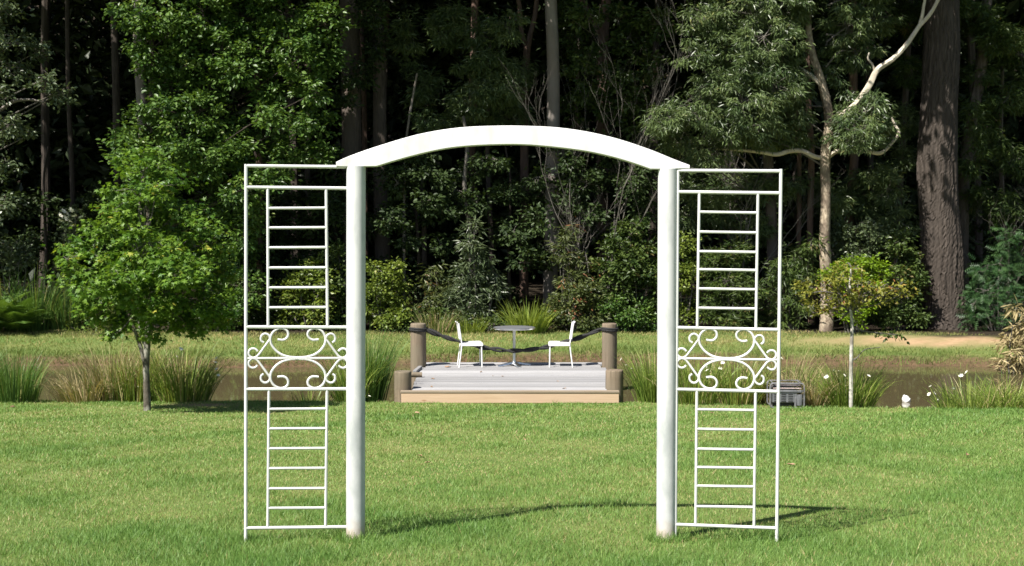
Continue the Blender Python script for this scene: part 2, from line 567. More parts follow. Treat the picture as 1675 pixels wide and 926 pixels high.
xs = np.concatenate([np.linspace(-400, -40, 12), np.arange(-38, -18, 1.5), np.arange(-18, 18, 0.3), np.arange(18, 38, 1.5), np.linspace(40, 400, 12)])
ys = np.concatenate([np.linspace(-300, -8, 10), np.arange(-6, 6, 1.5), np.arange(6, 20, 0.5), np.arange(20, 37, 0.2), np.arange(37, 60, 1.0), np.arange(60, 130, 4), np.linspace(135, 600, 8)])
GX, GY = np.meshgrid(xs, ys)
GZ = gz(GX, GY)
nx, ny = len(xs), len(ys)
idx = np.arange(nx * ny).reshape(ny, nx)
Q = np.stack([idx[:-1, :-1], idx[:-1, 1:], idx[1:, 1:], idx[1:, :-1]], -1).reshape(-1, 4)
d_far = GY - far_edge(GX)
d_near = GY - lawn_edge(GX)
mudv = np.clip(smooth(0.15, 0.6, d_near) * (1 - smooth(0.25, 0.75, d_far + 0.2 * wob(GX, GY, 2.0))), 0, 1)
litv = smooth(3.2, 4.6, d_far + 0.4 * wob(GX, GY, 1.5))
me = np_mesh("ground", np.stack([GX, GY, GZ], -1).reshape(-1, 3), [Q],
             {"mud": mudv.ravel(), "litter": litv.ravel(), "dirt": dirt_amount(GX, GY).ravel()}, True)
tag(link("ground", me, M["ground"]), "lawn ground sloping to the pond with grassy far bank", "ground", kind="structure")

wx = np.linspace(-40, 40, 81)
wy = np.linspace(21.0, 33.5, 26)
WX, WY = np.meshgrid(wx, wy)
idx = np.arange(WX.size).reshape(WX.shape)
Q = np.stack([idx[:-1, :-1], idx[:-1, 1:], idx[1:, 1:], idx[1:, :-1]], -1).reshape(-1, 4)
me = np_mesh("pond_water", np.stack([WX, WY, np.full_like(WX, WATER_Z)], -1).reshape(-1, 3), [Q], None, True)
tag(link("pond_water", me, M["water"]), "still brown muddy pond water between lawn and far bank", "water", kind="structure")


# ------------------------------------------------------------------ grass
def blade_mesh(name, P, h, w, lean, tint):
    n = len(P)
    a = RNG.uniform(0, 2 * math.pi, n)
    b = RNG.uniform(0, 2 * math.pi, n)
    dx, dy = np.cos(a) * w / 2, np.sin(a) * w / 2
    V = np.empty((n, 3, 3))
    V[:, 0] = P + np.stack([dx, dy, np.zeros(n)], -1)
    V[:, 1] = P - np.stack([dx, dy, np.zeros(n)], -1)
    V[:, 2] = P + np.stack([np.cos(b) * lean * h, np.sin(b) * lean * h, h], -1)
    F = np.arange(n * 3).reshape(n, 3)
    return np_mesh(name, V.reshape(-1, 3), [F], {"tint": np.repeat(tint, 3)})


Ps, hs, ws, ts = [], [], [], []
for (y0, y1, dens, hh, ww) in ((6.6, 9.0, 9000, 0.038, 0.0045), (9.0, 12.0, 7000, 0.036, 0.0052), (12.0, 16.0, 4200, 0.036, 0.0070), (16.0, 23.4, 2000, 0.038, 0.011)):
    xm = 0.40 * y1 + 2.0
    n = int((y1 - y0) * 2 * xm * dens)
    x = RNG.uniform(-xm, xm, n)
    y = RNG.uniform(y0, y1, n)
    keep = (y < lawn_edge(x) + 0.25 * RNG.random(n)) & (dirt_amount(x, y) < RNG.uniform(0.25, 0.9, n))
    # bare, thin spots of the turf
    thin = wob(x, y, 2.7, 5) * 0.5 + wob(x, y, 6.1, 2) * 0.5
    keep &= RNG.random(n) > np.clip(0.25 + 0.5 * thin, 0, 0.6)
    x, y = x[keep], y[keep]
    n = len(x)
    lush = 0.5 + 0.55 * wob(x, y, 0.75, 1) + 0.5 * wob(x, y, 2.6, 4) + 0.3 * (1 - smooth(7.5, 10.5, y)) + 0.25 * smooth(1.0, 4.5, x) - .1
    Ps.append(np.stack([x, y, gz(x, y) - 0.004], -1))
    hs.append(hh * RNG.uniform(0.45, 1.3, n) * (0.6 + 0.6 * np.clip(lush, 0, 1)) * (1 + 0.9 * (wob(x, y, 9.0, 3) + wob(x, y, 5.3, 8) > 1.05)))
    ws.append(ww * RNG.uniform(0.7, 1.3, n))
    t = RNG.normal(0.45, 0.16, n) + 0.40 * (0.5 - lush) + 0.10 * smooth(9, 13, y) 
    straw = RNG.random(n) < np.clip(0.07 + 0.24 * (0.55 - lush), 0.008, 0.42)
    t = np.where(straw, 1.0, np.clip(t, 0, 0.86))
    ts.append(t)
for (px_, py_, r_, k_) in ((581, 889, .15, 700), (1089, 887, .15, 700), (402, 891, .07, 220), (1270, 884, .07, 220), (1105, 892, .07, 200), (470, 878, .3, 200), (1190, 876, .3, 200)):
    f_ = at(px_, py_, 8.8)
    a_ = RNG.uniform(0, 6.283, k_); q_ = r_ * np.sqrt(RNG.random(k_))
    x, y = f_.x + q_ * np.cos(a_), 8.77 + q_ * np.sin(a_)
    Ps.append(np.stack([x, y, gz(x, y) - .004], -1)); hs.append(RNG.uniform(.03, .085, k_)); ws.append(RNG.uniform(.004, .006, k_)); ts.append(np.clip(RNG.normal(.35, .2, k_), 0, .86))
P = np.concatenate(Ps); h = np.concatenate(hs); w = np.concatenate(ws); t = np.concatenate(ts)
me = blade_mesh("lawn_grass", P, h, w, RNG.uniform(0.2, 1.1, len(P)), t)
tag(link("lawn_grass", me, M["grass"]), "short sunlit green lawn grass around the white arch", "grass", kind="stuff")

n = 130000
x = RNG.uniform(-17, 17, n)
y = far_edge(x) + RNG.uniform(0.05, 4.6, n)
thin = 0.5 + 0.5 * wob(x, y, 1.9, 2)
keep = (dirt_amount(x, y) < RNG.uniform(0.05, 0.4, n)) & (RNG.random(n) < 0.35 + 0.65 * thin)
x, y = x[keep], y[keep]
n = len(x)
d = y - far_edge(x)
tt = np.clip(0.42 + 0.30 * smooth(0.9, 2.2, d) + 0.22 * wob(x, y, 0.9, 1) + RNG.normal(0, 0.16, n), 0, 1)
me = blade_mesh("bank_grass", np.stack([x, y, gz(x, y) - 0.01], -1), RNG.uniform(0.03, 0.085, n) * (1 + 0.9 * (d < 1.0) * (wob(x, y, 1.4, 6) > 0)), RNG.uniform(0.010, 0.024, n), RNG.uniform(0.2, 1.0, n), tt)
tag(link("bank_grass", me, M["bank_grass"]), "rough drying grass covering the far pond bank", "grass", kind="stuff")


# ------------------------------------------------------------------ foliage
def leaf_template(kind):
    if kind == 'broad':
        V = [(0, 0, 0), (.35, .26, .07), (.35, -.26, .07), (.7, .2, .04), (.7, -.2, .04), (1, 0, -.06), (.5, 0, -.02)]
        T = [(0, 6, 1), (0, 2, 6), (1, 6, 3), (2, 4, 6), (3, 6, 5), (4, 5, 6)]
    elif kind == 'oval':
        V = [(0, 0, 0), (.48, .27, .08), (.48, -.27, .08), (1, 0, -.05)]
        T = [(0, 3, 1), (0, 2, 3)]
    elif kind == 'narrow':
        V = [(0, 0, 0), (.4, .095, .02), (.4, -.095, .02), (1, 0, -.08)]
        T = [(0, 3, 1), (0, 2, 3)]
    elif kind == 'maple':
        pol = [(180, .25), (128, .36), (112, .78), (82, .40), (55, .92), (28, .45), (0, 1.05), (-28, .45), (-55, .92), (-82, .40), (-112, .78), (-128, .36)]
        V = [(0.35, 0, 0)] + [(0.35 + .62 * r * math.cos(math.radians(a)), .62 * r * math.sin(math.radians(a)), -0.10 * r * r) for a, r in pol]
        k = len(pol)
        T = [(0, 1 + i, 1 + (i + 1) % k) for i in range(k)]
    elif kind == 'feather':
        V, T = [], []
        for i in range(5):
            xx = 0.08 + 0.18 * i
            ww = 0.30 * (1 - 0.13 * abs(i - 1.5))
            for s in (1, -1):
                k = len(V)
                V += [(xx, 0, 0), (xx + .10, 0, 0), (xx + .18, s * ww, -.05)]
                T += [(k, k + 1, k + 2) if s < 0 else (k, k + 2, k + 1)]
    return np.array(V, float), np.array(T, int)


def leaves(P, out, size, kind, rng, droop=0.2, up=0.8, spread=1.0):
    """one leaf at each P; returns V, T"""
    tv, tt = leaf_template(kind)
    n = len(P)
    d = out * 0.8 + rng.normal(0, 0.6 * spread, (n, 3))
    d[:, 2] = d[:, 2] * 0.6 - droop
    d /= np.linalg.norm(d, axis=1)[:, None] + 1e-9
    nn = rng.normal(0, 0.5, (n, 3)) + out * 0.5
    nn[:, 2] += up
    nn -= d * np.sum(nn * d, axis=1)[:, None]
    nn /= np.linalg.norm(nn, axis=1)[:, None] + 1e-9
    s = np.cross(nn, d)
    L = (size * rng.uniform(0.6, 1.25, n))[:, None, None]
    V = P[:, None, :] + L * (tv[None, :, 0, None] * d[:, None] + tv[None, :, 1, None] * s[:, None] + tv[None, :, 2, None] * nn[:, None])
    T = tt[None] + (np.arange(n) * len(tv))[:, None, None]
    return V.reshape(-1, 3), T.reshape(-1, 3), len(tv)


def foliage(name, blobs, mat, parent, kind='broad', size=0.11, cover=2.4, clump=0.26, droop=0.2, up=0.8, seed=1, twig_from=None, twig_mat=None, shell=0.5, flat=0.6, offset=(0, 0, 0), leaf_area=None, twig_r=0.008):
    """blobs: list of (centre Vector, (rx, ry, rz)); leaf clumps spread through each blob"""
    rng = np.random.default_rng(seed)
    la = leaf_area or {'broad': 0.36, 'oval': 0.27, 'narrow': 0.10, 'maple': 0.45, 'feather': 0.25}[kind]
    Ps, Os, Ts = [], [], []
    twigs = MB()
    for (c, r) in blobs:
        c = np.array(tuple(c)); r = np.array(r, float)
        area = math.pi * r[0] * r[2]
        n_leaf = max(int(area * cover * 2.2 / (la * size * size)), 8)
        nc = max(int(area * (1 + r[1] / max(r[0], .01)) * 0.5 / (clump * clump * 1.3)) + 3, 4)
        dv = rng.normal(0, 1, (nc, 3))
        dv /= np.linalg.norm(dv, axis=1)[:, None]
        rad = rng.uniform(shell, 1.0, nc) ** 0.8
        cc = c + dv * rad[:, None] * r
        ctint = rng.normal(0, 0.16, nc)
        k = rng.integers(0, nc, n_leaf)
        g = rng.normal(0, 1, (n_leaf, 3)) * np.array([clump, clump, clump * flat]) * 0.55 * rng.uniform(0.6, 1.3, nc)[k][:, None]
        p = cc[k] + g
        Ps.append(p)
        o = (p - c) / (r * 1.2) * 0.6 + g / (clump + 1e-6) * 0.5
        Os.append(np.clip(o, -1.2, 1.2))
        Ts.append(np.clip(0.42 + ctint[k] + rng.normal(0, 0.17, n_leaf), 0, 1))
        if twig_mat is not None:
            src = np.array(tuple(twig_from(c))) if twig_from else c - np.array([0, 0, r[2]])
            if twig_from:
                mid = (src + c) / 2 + rng.normal(0, .12, 3)
                twigs.tube(catmull([src, mid, c], 4), np.linspace(twig_r * 3.2, twig_r * 1.7, 9), 5, False)
            for q in cc[: 16]:
                m1 = (c + q) / 2 + rng.normal(0, .06, 3)
                twigs.tube(catmull([c, m1, q], 3), np.linspace(twig_r * 1.5, twig_r * 0.5, 7), 4, False)
    P = np.concatenate(Ps); O = np.concatenate(Os); T = np.concatenate(Ts)
    V, F, k = leaves(P, O, size, kind, rng, droop, up)
    off = np.array(offset)
    me = np_mesh(name, V - off, [F], {"tint": np.repeat(T, k)})
    o = link(name, me, mat, parent)
    if twig_mat is not None:
        twigs.V = [v - off for v in twigs.V]
        tag(twigs.build("twigs", twig_mat, parent, True), kind="stuff")
    return o


def px_blobs(lst, Y, depth=0.8, jitter=0.5, seed=3):
    """pixel ellipses (x, y, rx, ry[, dY]) standing at distance Y -> world ellipsoids"""
    rng = np.random.default_rng(seed)
    out = []
    for b in lst:
        yy = Y + (b[4] if len(b) > 4 else 0) + rng.uniform(-jitter, jitter)
        s = yy / F_PX
        c = at(b[0], b[1], yy)
        out.append((c, (b[2] * s, max(b[2], b[3]) * s * depth, b[3] * s)))
    return out


def px_path(lst, Y):
    """[(x, y, width_px[, dY])] -> points, radii"""
    P, R = [], []
    for q in lst:
        yy = Y + (q[3] if len(q) > 3 else 0)
        P.append(at(q[0], q[1], yy))
        R.append(q[2] * 0.5 * yy / F_PX)
    return P, R


def ground_foot(P, R, flare=1.35):
    """lengthen the first point down to the ground"""
    p = P[0].copy()
    g = gzf(p.x, p.y)
    if p.z > g + 0.05:
        P = [Vector((p.x, p.y, g - 0.15))] + P
        R = [R[0] * flare] + R
    else:
        P[0] = Vector((p.x, p.y, g - 0.15))
    return P, R


def trunk_mesh(name, P, R, mat, parent, n=12, k=6, rough=0.05, seed=1, off=(0, 0, 0)):
    rng = np.random.default_rng(seed)
    pts = catmull(P, k)
    rr = np.interp(np.linspace(0, len(P) - 1, len(pts)), np.arange(len(P)), R)
    ph = rng.uniform(0, 6, 4)
    mb = MB()
    mb.tube(pts, rr, n, True, lambda i, a: 1 + rough * (np.sin(2 * a + ph[0] + i * .15) + 0.7 * np.sin(3 * a + ph[1] - i * .21) + .5 * np.sin(5 * a + ph[2] + i * .4)))
    mb.V = [v - np.array(off) for v in mb.V]
    return mb.build(name, mat, parent, True)


# shared canopy crown high above the picture's top edge: leaf clumps in a wide dome
def canopy_mesh(name, seed, rx=3.4, rz=2.0, n=2600, size=0.34):
    rng = np.random.default_rng(seed)
    dv = rng.normal(0, 1, (70, 3))
    dv /= np.linalg.norm(dv, axis=1)[:, None]
    cc = dv * rng.uniform(0.25, 1.0, 70)[:, None] * np.array([rx, rx, rz])
    k = rng.integers(0, 70, n)
    p = cc[k] + rng.normal(0, 1, (n, 3)) * np.array([.5, .5, .3])
    V, F, m_ = leaves(p, p / rx, size, 'oval', rng, 0.2, 0.9)
    return np_mesh(name, V, [F], {"tint": np.repeat(np.clip(rng.normal(.4, .2, n), 0, 1), m_)})


CANOPY = [canopy_mesh("crown", s) for s in (11, 12, 13)]
for c_ in CANOPY:
    c_.materials.append(M["lf_deep_shade"])


def forest_tree(label, path, Y, mat, group=None, canopy=True, ctop=11.0, n=12, rough=0.05, seed=1, extra=(), name="forest_tree", cscale=1.0, coff=(0, 0)):
    """trunk along the pixel path (bottom first), carried on up to a crown above"""
    P, R = px_path(path, Y)
    P, R = ground_foot(P, R)
    top = P[-1]
    if canopy:
        lean = (P[-1] - P[0]).normalized() if (P[-1] - P[0]).length > 0 else Vector((0, 0, 1))
        zt = max(ctop, top.z + 1.0)
        up = Vector((top.x + lean.x * (zt - top.z) * 0.6, top.y + 0.3, zt))
        P = P + [up]
        R = R + [R[-1] * 0.7]
    base = Vector((P[0].x, P[0].y, gzf(P[0].x, P[0].y)))
    t = thing(name, label, "tree", base, 0, group)
    trunk_mesh("trunk", P, R, mat, t, n, 6, rough, seed, base)
    for (pth, dy) in extra:
        p2, r2 = px_path(pth, Y + dy)
        trunk_mesh("limb", p2, r2, mat, t, 8, 6, rough, seed + 5, base)
    if canopy:
        c = link("crown", CANOPY[seed % 3], None, t)
        c.location = P[-1] - base + Vector((coff[0], coff[1], 0.2))  # the offset moves the unseen crown so it shades the trunks
        if coff != (0, 0):
            a_ = P[-1] - base
            lb = MB().tube(catmull([P[-2] - base, a_ * .5 + (P[-2] - base) * .5 + Vector((coff[0] * .5, coff[1] * .5, .2)), c.location], 5), np.linspace(R[-1] * .8, R[-1] * .3, 11), 8)
            lb.build("limb", mat, t, True)
        c.rotation_euler = (0, 0, seed * 1.7)
        c.scale = (cscale, cscale, cscale)
    return t, base


# ---- the forest's deep end: leaf mass on the rising slope behind
def leaf_mass(n, nc, x0, x1, y0, y1, h0, h1, size, sp):
    cx = RNG.uniform(x0, x1, nc); cy = RNG.uniform(y0, y1, nc)
    cz = gz(cx, cy) + RNG.uniform(h0, h1, nc)
    k = RNG.integers(0, nc, n)
    p = np.stack([cx, cy, cz], -1)[k] + RNG.normal(0, 1, (n, 3)) * np.array([sp, sp, sp * .7])
    return leaves(p, RNG.normal(0, .5, (n, 3)), size, 'oval', RNG, .2, .7)


V1, F1, mk = leaf_mass(120000, 3500, -52, 52, 39, 92, 11.6, 16.5, 0.66, 1.1)      # unseen canopy layer, added to keep the wood below dark
V2, F2, mk = leaf_mass(170000, 5200, -40, 40, 49, 62, 0.2, 13, 0.55, .8)       # what stands under it
V = np.concatenate([V1, V2]); Fc = np.concatenate([F1, F2 + len(V1)]); n = len(V) // mk
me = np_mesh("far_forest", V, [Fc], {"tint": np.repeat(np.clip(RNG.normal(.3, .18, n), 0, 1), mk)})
tag(link("far_forest", me, M["lf_deep_shade"]), "dim dense forest foliage deep behind the trunks", "forest", kind="stuff")

# ---- dim trunks in the shade between the front trees and the deep end
LBL_DIM = "dim slender forest trunk standing in deep shade behind the front trees"
rr_ = random.Random(5)
xs_ = np.linspace(-20, 20, 11)
for i, x0 in enumerate(xs_):
    Y = rr_.uniform(41, 52)
    x = x0 * Y / 46 + rr_.uniform(-.7, .7)
    px = W_PX / 2 + x / Y * F_PX
    wpx = rr_.uniform(7, 17)
    lean = rr_.uniform(-12, 12)
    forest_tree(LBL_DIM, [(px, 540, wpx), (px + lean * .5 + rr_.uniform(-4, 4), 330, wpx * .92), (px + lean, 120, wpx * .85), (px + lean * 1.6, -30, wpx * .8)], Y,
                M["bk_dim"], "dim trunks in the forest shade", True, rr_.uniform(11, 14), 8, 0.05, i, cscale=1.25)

# ---- named front trunks
forest_tree("stout grey-brown trunk rising behind the arch's curved beam end beside a thin stem", [(580, 545, 36), (578, 400, 33), (575, 250, 31), (573, 100, 29), (571, -30, 28)], 37.5, M["bk_brown"], n=16, seed=31, coff=(-3.4, -2.4), cscale=1.0)
forest_tree("brown forest trunk with ivy leaves high on it beside the stout grey-brown trunk", [(628, 545, 26), (625, 380, 24), (622, 250, 22), (621, 100, 22), (618, -30, 21)], 38.0, M["bk_brown"], n=14, seed=32, coff=(0.5, -3.2), cscale=0.95)
forest_tree("thin reddish stem between two stout brown trunks", [(598, 545, 10), (597, 300, 10), (596, 180, 9), (592, 60, 7)], 39.0, M["bk_red"], n=8, seed=33, coff=(-3, -2.5), cscale=0.95, canopy=True)
forest_tree("tall straight pale grey smooth trunk rising behind the arch's crest", [(899, 545, 24), (902, 380, 23), (905, 210, 21), (905, 100, 20), (900, -30, 20)], 37.0, M["bk_grey"], n=16, rough=0.03, seed=34)
forest_tree("slim brown trunk forking into two pale limbs beside the pale grey trunk", [(857, 545, 15), (858, 300, 14), (858, 160, 13), (862, 78, 12)], 38.5, M["bk_red"], seed=35, canopy=False,
            extra=[([(862, 84, 11), (868, 55, 9), (876, 20, 8), (880, -40, 7)], 0), ([(861, 80, 9), (853, 50, 8), (850, 10, 7), (838, -40, 6)], 0)])
forest_tree("reddish-brown trunk forking to the left near the top of the wood", [(988, 545, 20), (986, 300, 19), (985, 130, 18), (987, 55, 18), (994, -40, 15)], 40.0, M["bk_red"], seed=36, coff=(-2.0, -5.5), cscale=0.95,
            extra=[([(984, 62, 9), (966, 25, 8), (946, -10, 7), (930, -40, 6)], 0)])
forest_tree("reddish trunk half hidden in gum leaves above the arch", [(770, 545, 13), (772, 250, 12), (776, 60, 12), (778, -40, 11)], 41.0, M["bk_red"], seed=37, coff=(-2.5, -6.0), cscale=0.95)
forest_tree("thin crooked sapling stem above the conical grey-green shrub", [(770, 545, 9), (769, 385, 8), (760, 310, 8), (764, 240, 7), (758, 190, 5)], 36.2, M["bk_twig"], seed=38, canopy=False, n=8)
forest_tree("very thin pale stem seen through the arch beside its left post", [(662, 545, 6), (661, 330, 5), (664, 240, 4), (670, 190, 4), (682, 120, 3)], 36.5, M["bk_grey"], seed=39, canopy=False, n=6)
forest_tree("reddish slim trunk seen between the left trellis stiles", [(430, 545, 13), (426, 450, 11), (424, 370, 11), (424, 250, 10), (420, 100, 9)], 36.6, M["bk_red"], seed=40, canopy=False, n=8)
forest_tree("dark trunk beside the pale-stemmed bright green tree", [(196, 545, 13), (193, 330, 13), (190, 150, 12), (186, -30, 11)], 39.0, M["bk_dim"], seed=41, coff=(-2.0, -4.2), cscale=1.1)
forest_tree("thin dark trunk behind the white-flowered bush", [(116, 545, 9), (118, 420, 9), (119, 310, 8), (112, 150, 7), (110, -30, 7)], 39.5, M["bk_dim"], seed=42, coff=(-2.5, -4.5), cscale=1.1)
forest_tree("brown-streaked trunk hung with gum leaves beside the paperbark", [(1390, 545, 17), (1388, 380, 15), (1397, 260, 15), (1396, 150, 14), (1394, -30, 13)], 36.8, M["bk_red"], seed=43)
forest_tree("slim trunk paired with a thinner one left of the paperbark", [(1328, 545, 11), (1325, 380, 10), (1327, 250, 10), (1322, 150, 9), (1322, -30, 8)], 36.4, M["bk_red"], seed=44)
forest_tree("thinnest reddish stem of the pair left of the paperbark", [(1304, 545, 9), (1307, 380, 8), (1307, 250, 8), (1300, 150, 7)], 36.6, M["bk_red"], seed=45, canopy=False, n=8)
forest_tree("leaning dim trunk between the paperbark and the giant trunk", [(1462, 545, 13), (1466, 400, 12), (1472, 300, 11), (1480, 180, 10), (1490, -30, 9)], 39.0, M["bk_brown"], seed=46)
forest_tree("smooth grey trunk bending away beside the giant furrowed trunk", [(1572, 545, 26), (1574, 400, 22), (1577, 300, 20), (1586, 215, 19), (1600, 140, 18), (1610, 60, 17), (1616, -30, 16)], 37.0, M["bk_brown"], seed=47, coff=(-4.5, -3.4), cscale=0.95)

# giant furrowed trunk
P, R = px_path([(1549, 552, 76), (1548, 520, 70), (1543, 460, 66), (1537, 360, 62), (1533, 280, 60), (1536, 180, 57), (1540, 90, 54), (1541, -20, 52), (1540, -120, 48)], 35.6)
P, R = ground_foot(P, R, 1.05)
base = Vector((P[0].x, P[0].y, gzf(P[0].x, P[0].y)))
giant = thing("giant_tree", "massive old tree trunk with deep furrowed dark brown bark", "tree", base)
rng = np.random.default_rng(3)
pts = catmull(P, 26)
rad = np.interp(np.linspace(0, len(P) - 1, len(pts)), np.arange(len(P)), R)
nseg = 84
ridge = np.zeros((len(pts), nseg))
ang = np.arange(nseg) * 2 * math.pi / nseg
drift = np.cumsum(rng.normal(0, 0.02, len(pts)))
for f_, a_ in ((7, .03), (15, .045), (25, .055), (37, .035)):
    ph0 = rng.uniform(0, 6)
    wv_ = np.convolve(np.cumsum(rng.normal(0, 0.10, len(pts))), np.ones(9) / 9, 'same')
    ridge += a_ * np.abs(np.sin((ang[None] * f_ / 2 + ph0 + (drift * f_ + wv_ * .5)[:, None]))) * (0.9 + .25 * np.sin(np.arange(len(pts)) * .13 + ph0))[:, None]
ridge += rng.normal(0, .003, ridge.shape)
mb = MB()
mb.tube(pts, rad, nseg, True, lambda i, a: 0.93 + ridge[i])
mb.V = [v - np.array(base) for v in mb.V]
mb.build("trunk", M["bk_giant"], giant)
for k_, (dx, dy, dz) in enumerate(((-3.0, 0.5, 1.0), (2.2, 1.5, 1.5), (0, 2, 3.2))):
    c_ = link("crown", CANOPY[k_], None, giant)
    c_.location = P[-1] - base + Vector((dx, dy, dz + 0.5))
    c_.rotation_euler = (0, 0, k_ * 2.0)
    lb = MB().tube(catmull([P[-1] - base + Vector((0, 0, -.3)), P[-1] - base + Vector((dx * .5, dy * .5, dz * .6)), P[-1] - base + Vector((dx, dy, dz + .4))], 5), np.linspace(.28, .1, 11), 10)
    lb.build("limb", M["bk_giant"], giant, True)

# ---- paperbark with pale limbs and drooping gum foliage
P, R = px_path([(1352, 548, 24), (1353, 480, 19), (1349, 400, 17), (1351, 320, 16), (1350, 258, 18), (1356, 195, 15), (1345, 140, 13), (1330, 90, 11), (1322, 40, 10), (1324, -40, 9), (1322, -120, 8)], 34.9)
P, R = ground_foot(P, R)
base = Vector((P[0].x, P[0].y, gzf(P[0].x, P[0].y)))
paper = thing("paperbark_tree", "flaky cream-barked tree with long pale bare limbs and drooping leaves", "tree", base)
trunk_mesh("trunk", P, R, M["bk_paper"], paper, 16, 8, 0.07, 3, base)
for pth in ([(1352, 258, 9), (1335, 257, 8), (1312, 247, 8), (1292, 247, 7), (1270, 253, 7), (1245, 249, 6), (1215, 246, 5), (1170, 243, 4)],
            [(1352, 258, 9), (1368, 248, 8), (1392, 245, 7), (1420, 248, 6), (1441, 250, 6), (1458, 235, 5), (1470, 218, 5), (1464, 205, 5), (1458, 192, 4)],
            [(1356, 205, 10, .1), (1376, 190, 10, -.2), (1402, 168, 10, -.3), (1422, 140, 10, -.4), (1435, 114, 9, -.4), (1460, 97, 8.5, -.4), (1483, 73, 8, -.4), (1503, 44, 7, -.4), (1523, 20, 6, -.4), (1545, -20, 5, -.4)],
            [(1502, 46, 6, -.4), (1508, 28, 6, -.4), (1511, 10, 5, -.4), (1516, -15, 4, -.4)],
            [(1432, 122, 4, -.4), (1427, 106, 4, -.4), (1420, 96, 3, -.4), (1422, 86, 2, -.4)],
            [(1345, 140, 9), (1320, 120, 8), (1290, 103, 7), (1262, 95, 5)]):
    p2, r2 = px_path(pth, 34.9)
    trunk_mesh("limb", p2, r2, M["bk_pale"], paper, 8, 8, 0.06, 7, base)
foliage("crown", px_blobs([(1400, 215, 45, 34, -.3), (1428, 178, 34, 30, -.3), (1395, 180, 34, 30, -.2), (1440, 215, 22, 22, -.3), (1385, 40, 40, 34, .5), (1430, 30, 34, 30, .5), (1362, 70, 20, 24, .6), (1400, 85, 36, 26, .6), (1350, -30, 60, 40, .4), (1450, -40, 60, 40, .4), (1300, 150, 26, 22, .3), (1368, 120, 18, 18, .3), (1290, 190, 36, 26, .3), (1250, 225, 50, 22, .2), (1300, 225, 36, 20, .2)], 34.8, .9),
        M["lf_euc"], paper, 'narrow', 0.165, 2.5, 0.20, 0.65, 0.3, 21, lambda c: Vector((8.1, 34.95, max(1.5, c[2] - .5 * abs(c[0] - 8.1)))), M["bk_twig"], offset=base)

# ---- gum tree hanging from above, right of the arch's crest
P, R = px_path([(1262, 548, 20), (1264, 420, 18), (1260, 320, 17), (1250, 200, 15), (1236, 100, 13), (1225, 20, 11), (1215, -80, 9)], 36.3)
P, R = ground_foot(P, R)
base = Vector((P[0].x, P[0].y, gzf(P[0].x, P[0].y)))
gum = thing("gum_tree", "gum tree with a big drooping grey-green crown beside the paperbark", "tree", base)
trunk_mesh("trunk", P, R, M["bk_brown"], gum, 12, 6, 0.06, 4, base)
foliage("crown", px_blobs([(1095, 195, 40, 24), (1135, 185, 50, 34), (1085, 215, 26, 16), (1180, 205, 50, 36), (1215, 165, 55, 42), (1165, 140, 45, 34), (1220, 110, 55, 40), (1265, 140, 45, 40), (1190, 75, 50, 40), (1250, 60, 55, 40), (1285, 75, 34, 34), (1210, 20, 60, 36), (1275, 10, 50, 34), (1150, 30, 34, 28), (1290, 20, 28, 26), (1130, 235, 50, 18), (1240, 205, 45, 28), (1160, 255, 40, 16), (1200, -40, 80, 40), (1290, -50, 60, 40), (1130, 90, 26, 22), (1290, 130, 34, 34)], 34.4, .9, .5),
        M["lf_euc"], gum, 'narrow', 0.16, 2.1, 0.19, 0.6, 0.3, 22, lambda c: Vector((6.6, 36.2, max(1.5, c[2] - .5 * abs(c[0] - 6.6) - .4))), M["bk_twig"], offset=base)

# ---- bright broadleaf tree
P, R = px_path([(250, 548, 22), (246, 400, 20), (238, 250, 18), (230, 130, 17), (226, 30, 16), (228, -80, 13)], 36.0)
P, R = ground_foot(P, R)
base = Vector((P[0].x, P[0].y, gzf(P[0].x, P[0].y)))
bt = thing("broadleaf_tree", "tall bright green broadleaf tree with pale stem behind the lawn maple", "tree", base)
trunk_mesh("trunk", P, R, M["bk_grey"], bt, 14, 6, 0.05, 5, base)
foliage("crown", px_blobs([(262, 30, 50, 40), (330, 20, 55, 40), (400, 30, 55, 36), (470, 25, 50, 34), (530, 40, 34, 34), (255, 95, 44, 34), (310, 95, 40, 36), (365, 80, 40, 30), (430, 85, 48, 36), (490, 95, 44, 34), (540, 100, 22, 28), (285, 150, 44, 30), (345, 140, 34, 26), (440, 150, 36, 28), (500, 150, 32, 24), (240, 205, 40, 30), (300, 205, 50, 34), (355, 210, 36, 30), (520, 200, 26, 22), (480, 205, 30, 22),
                            (215, 250, 30, 22), (265, 255, 50, 30), (330, 265, 50, 32), (390, 250, 34, 26), (430, 235, 34, 24), (480, 245, 34, 22), (525, 255, 22, 18), (410, 295, 32, 26), (455, 285, 26, 22), (385, 345, 36, 34), (415, 355, 18, 24), (210, 20, 26, 22), (220, 70, 14, 14),
                            (390, 410, 30, 40, .4), (405, 470, 24, 40, .4), (300, -50, 90, 44), (430, -50, 90, 44), (540, -40, 50, 36), (330, 330, 60, 40, .6), (230, 320, 40, 30, .6), (300, 60, 46, 30, -.9), (390, 110, 40, 26, -.8), (270, 180, 40, 26, -.8), (330, 180, 36, 24, -.8), (210, 225, 24, 18, -.5), (300, 240, 46, 26, -.9), (360, 260, 40, 24, -.8), (430, 190, 30, 18, -.6), (470, 60, 40, 26, -.8), (400, 310, 34, 30, -.5), (390, 380, 30, 34, 0), (520, 150, 22, 18, -.3)], 34.6, .8, .7),
        M["lf_broad"], bt, 'broad', 0.13, 3.0, 0.25, 0.25, 0.75, 23, lambda c: Vector((-9.85 + .15 * max(0, c[2] - 3) * .1, 35.95, max(base.z + 1.5, min(c[2] - .45 * abs(c[0] + 9.8), 8.5)))), M["bk_dim"], offset=base, twig_r=.006)

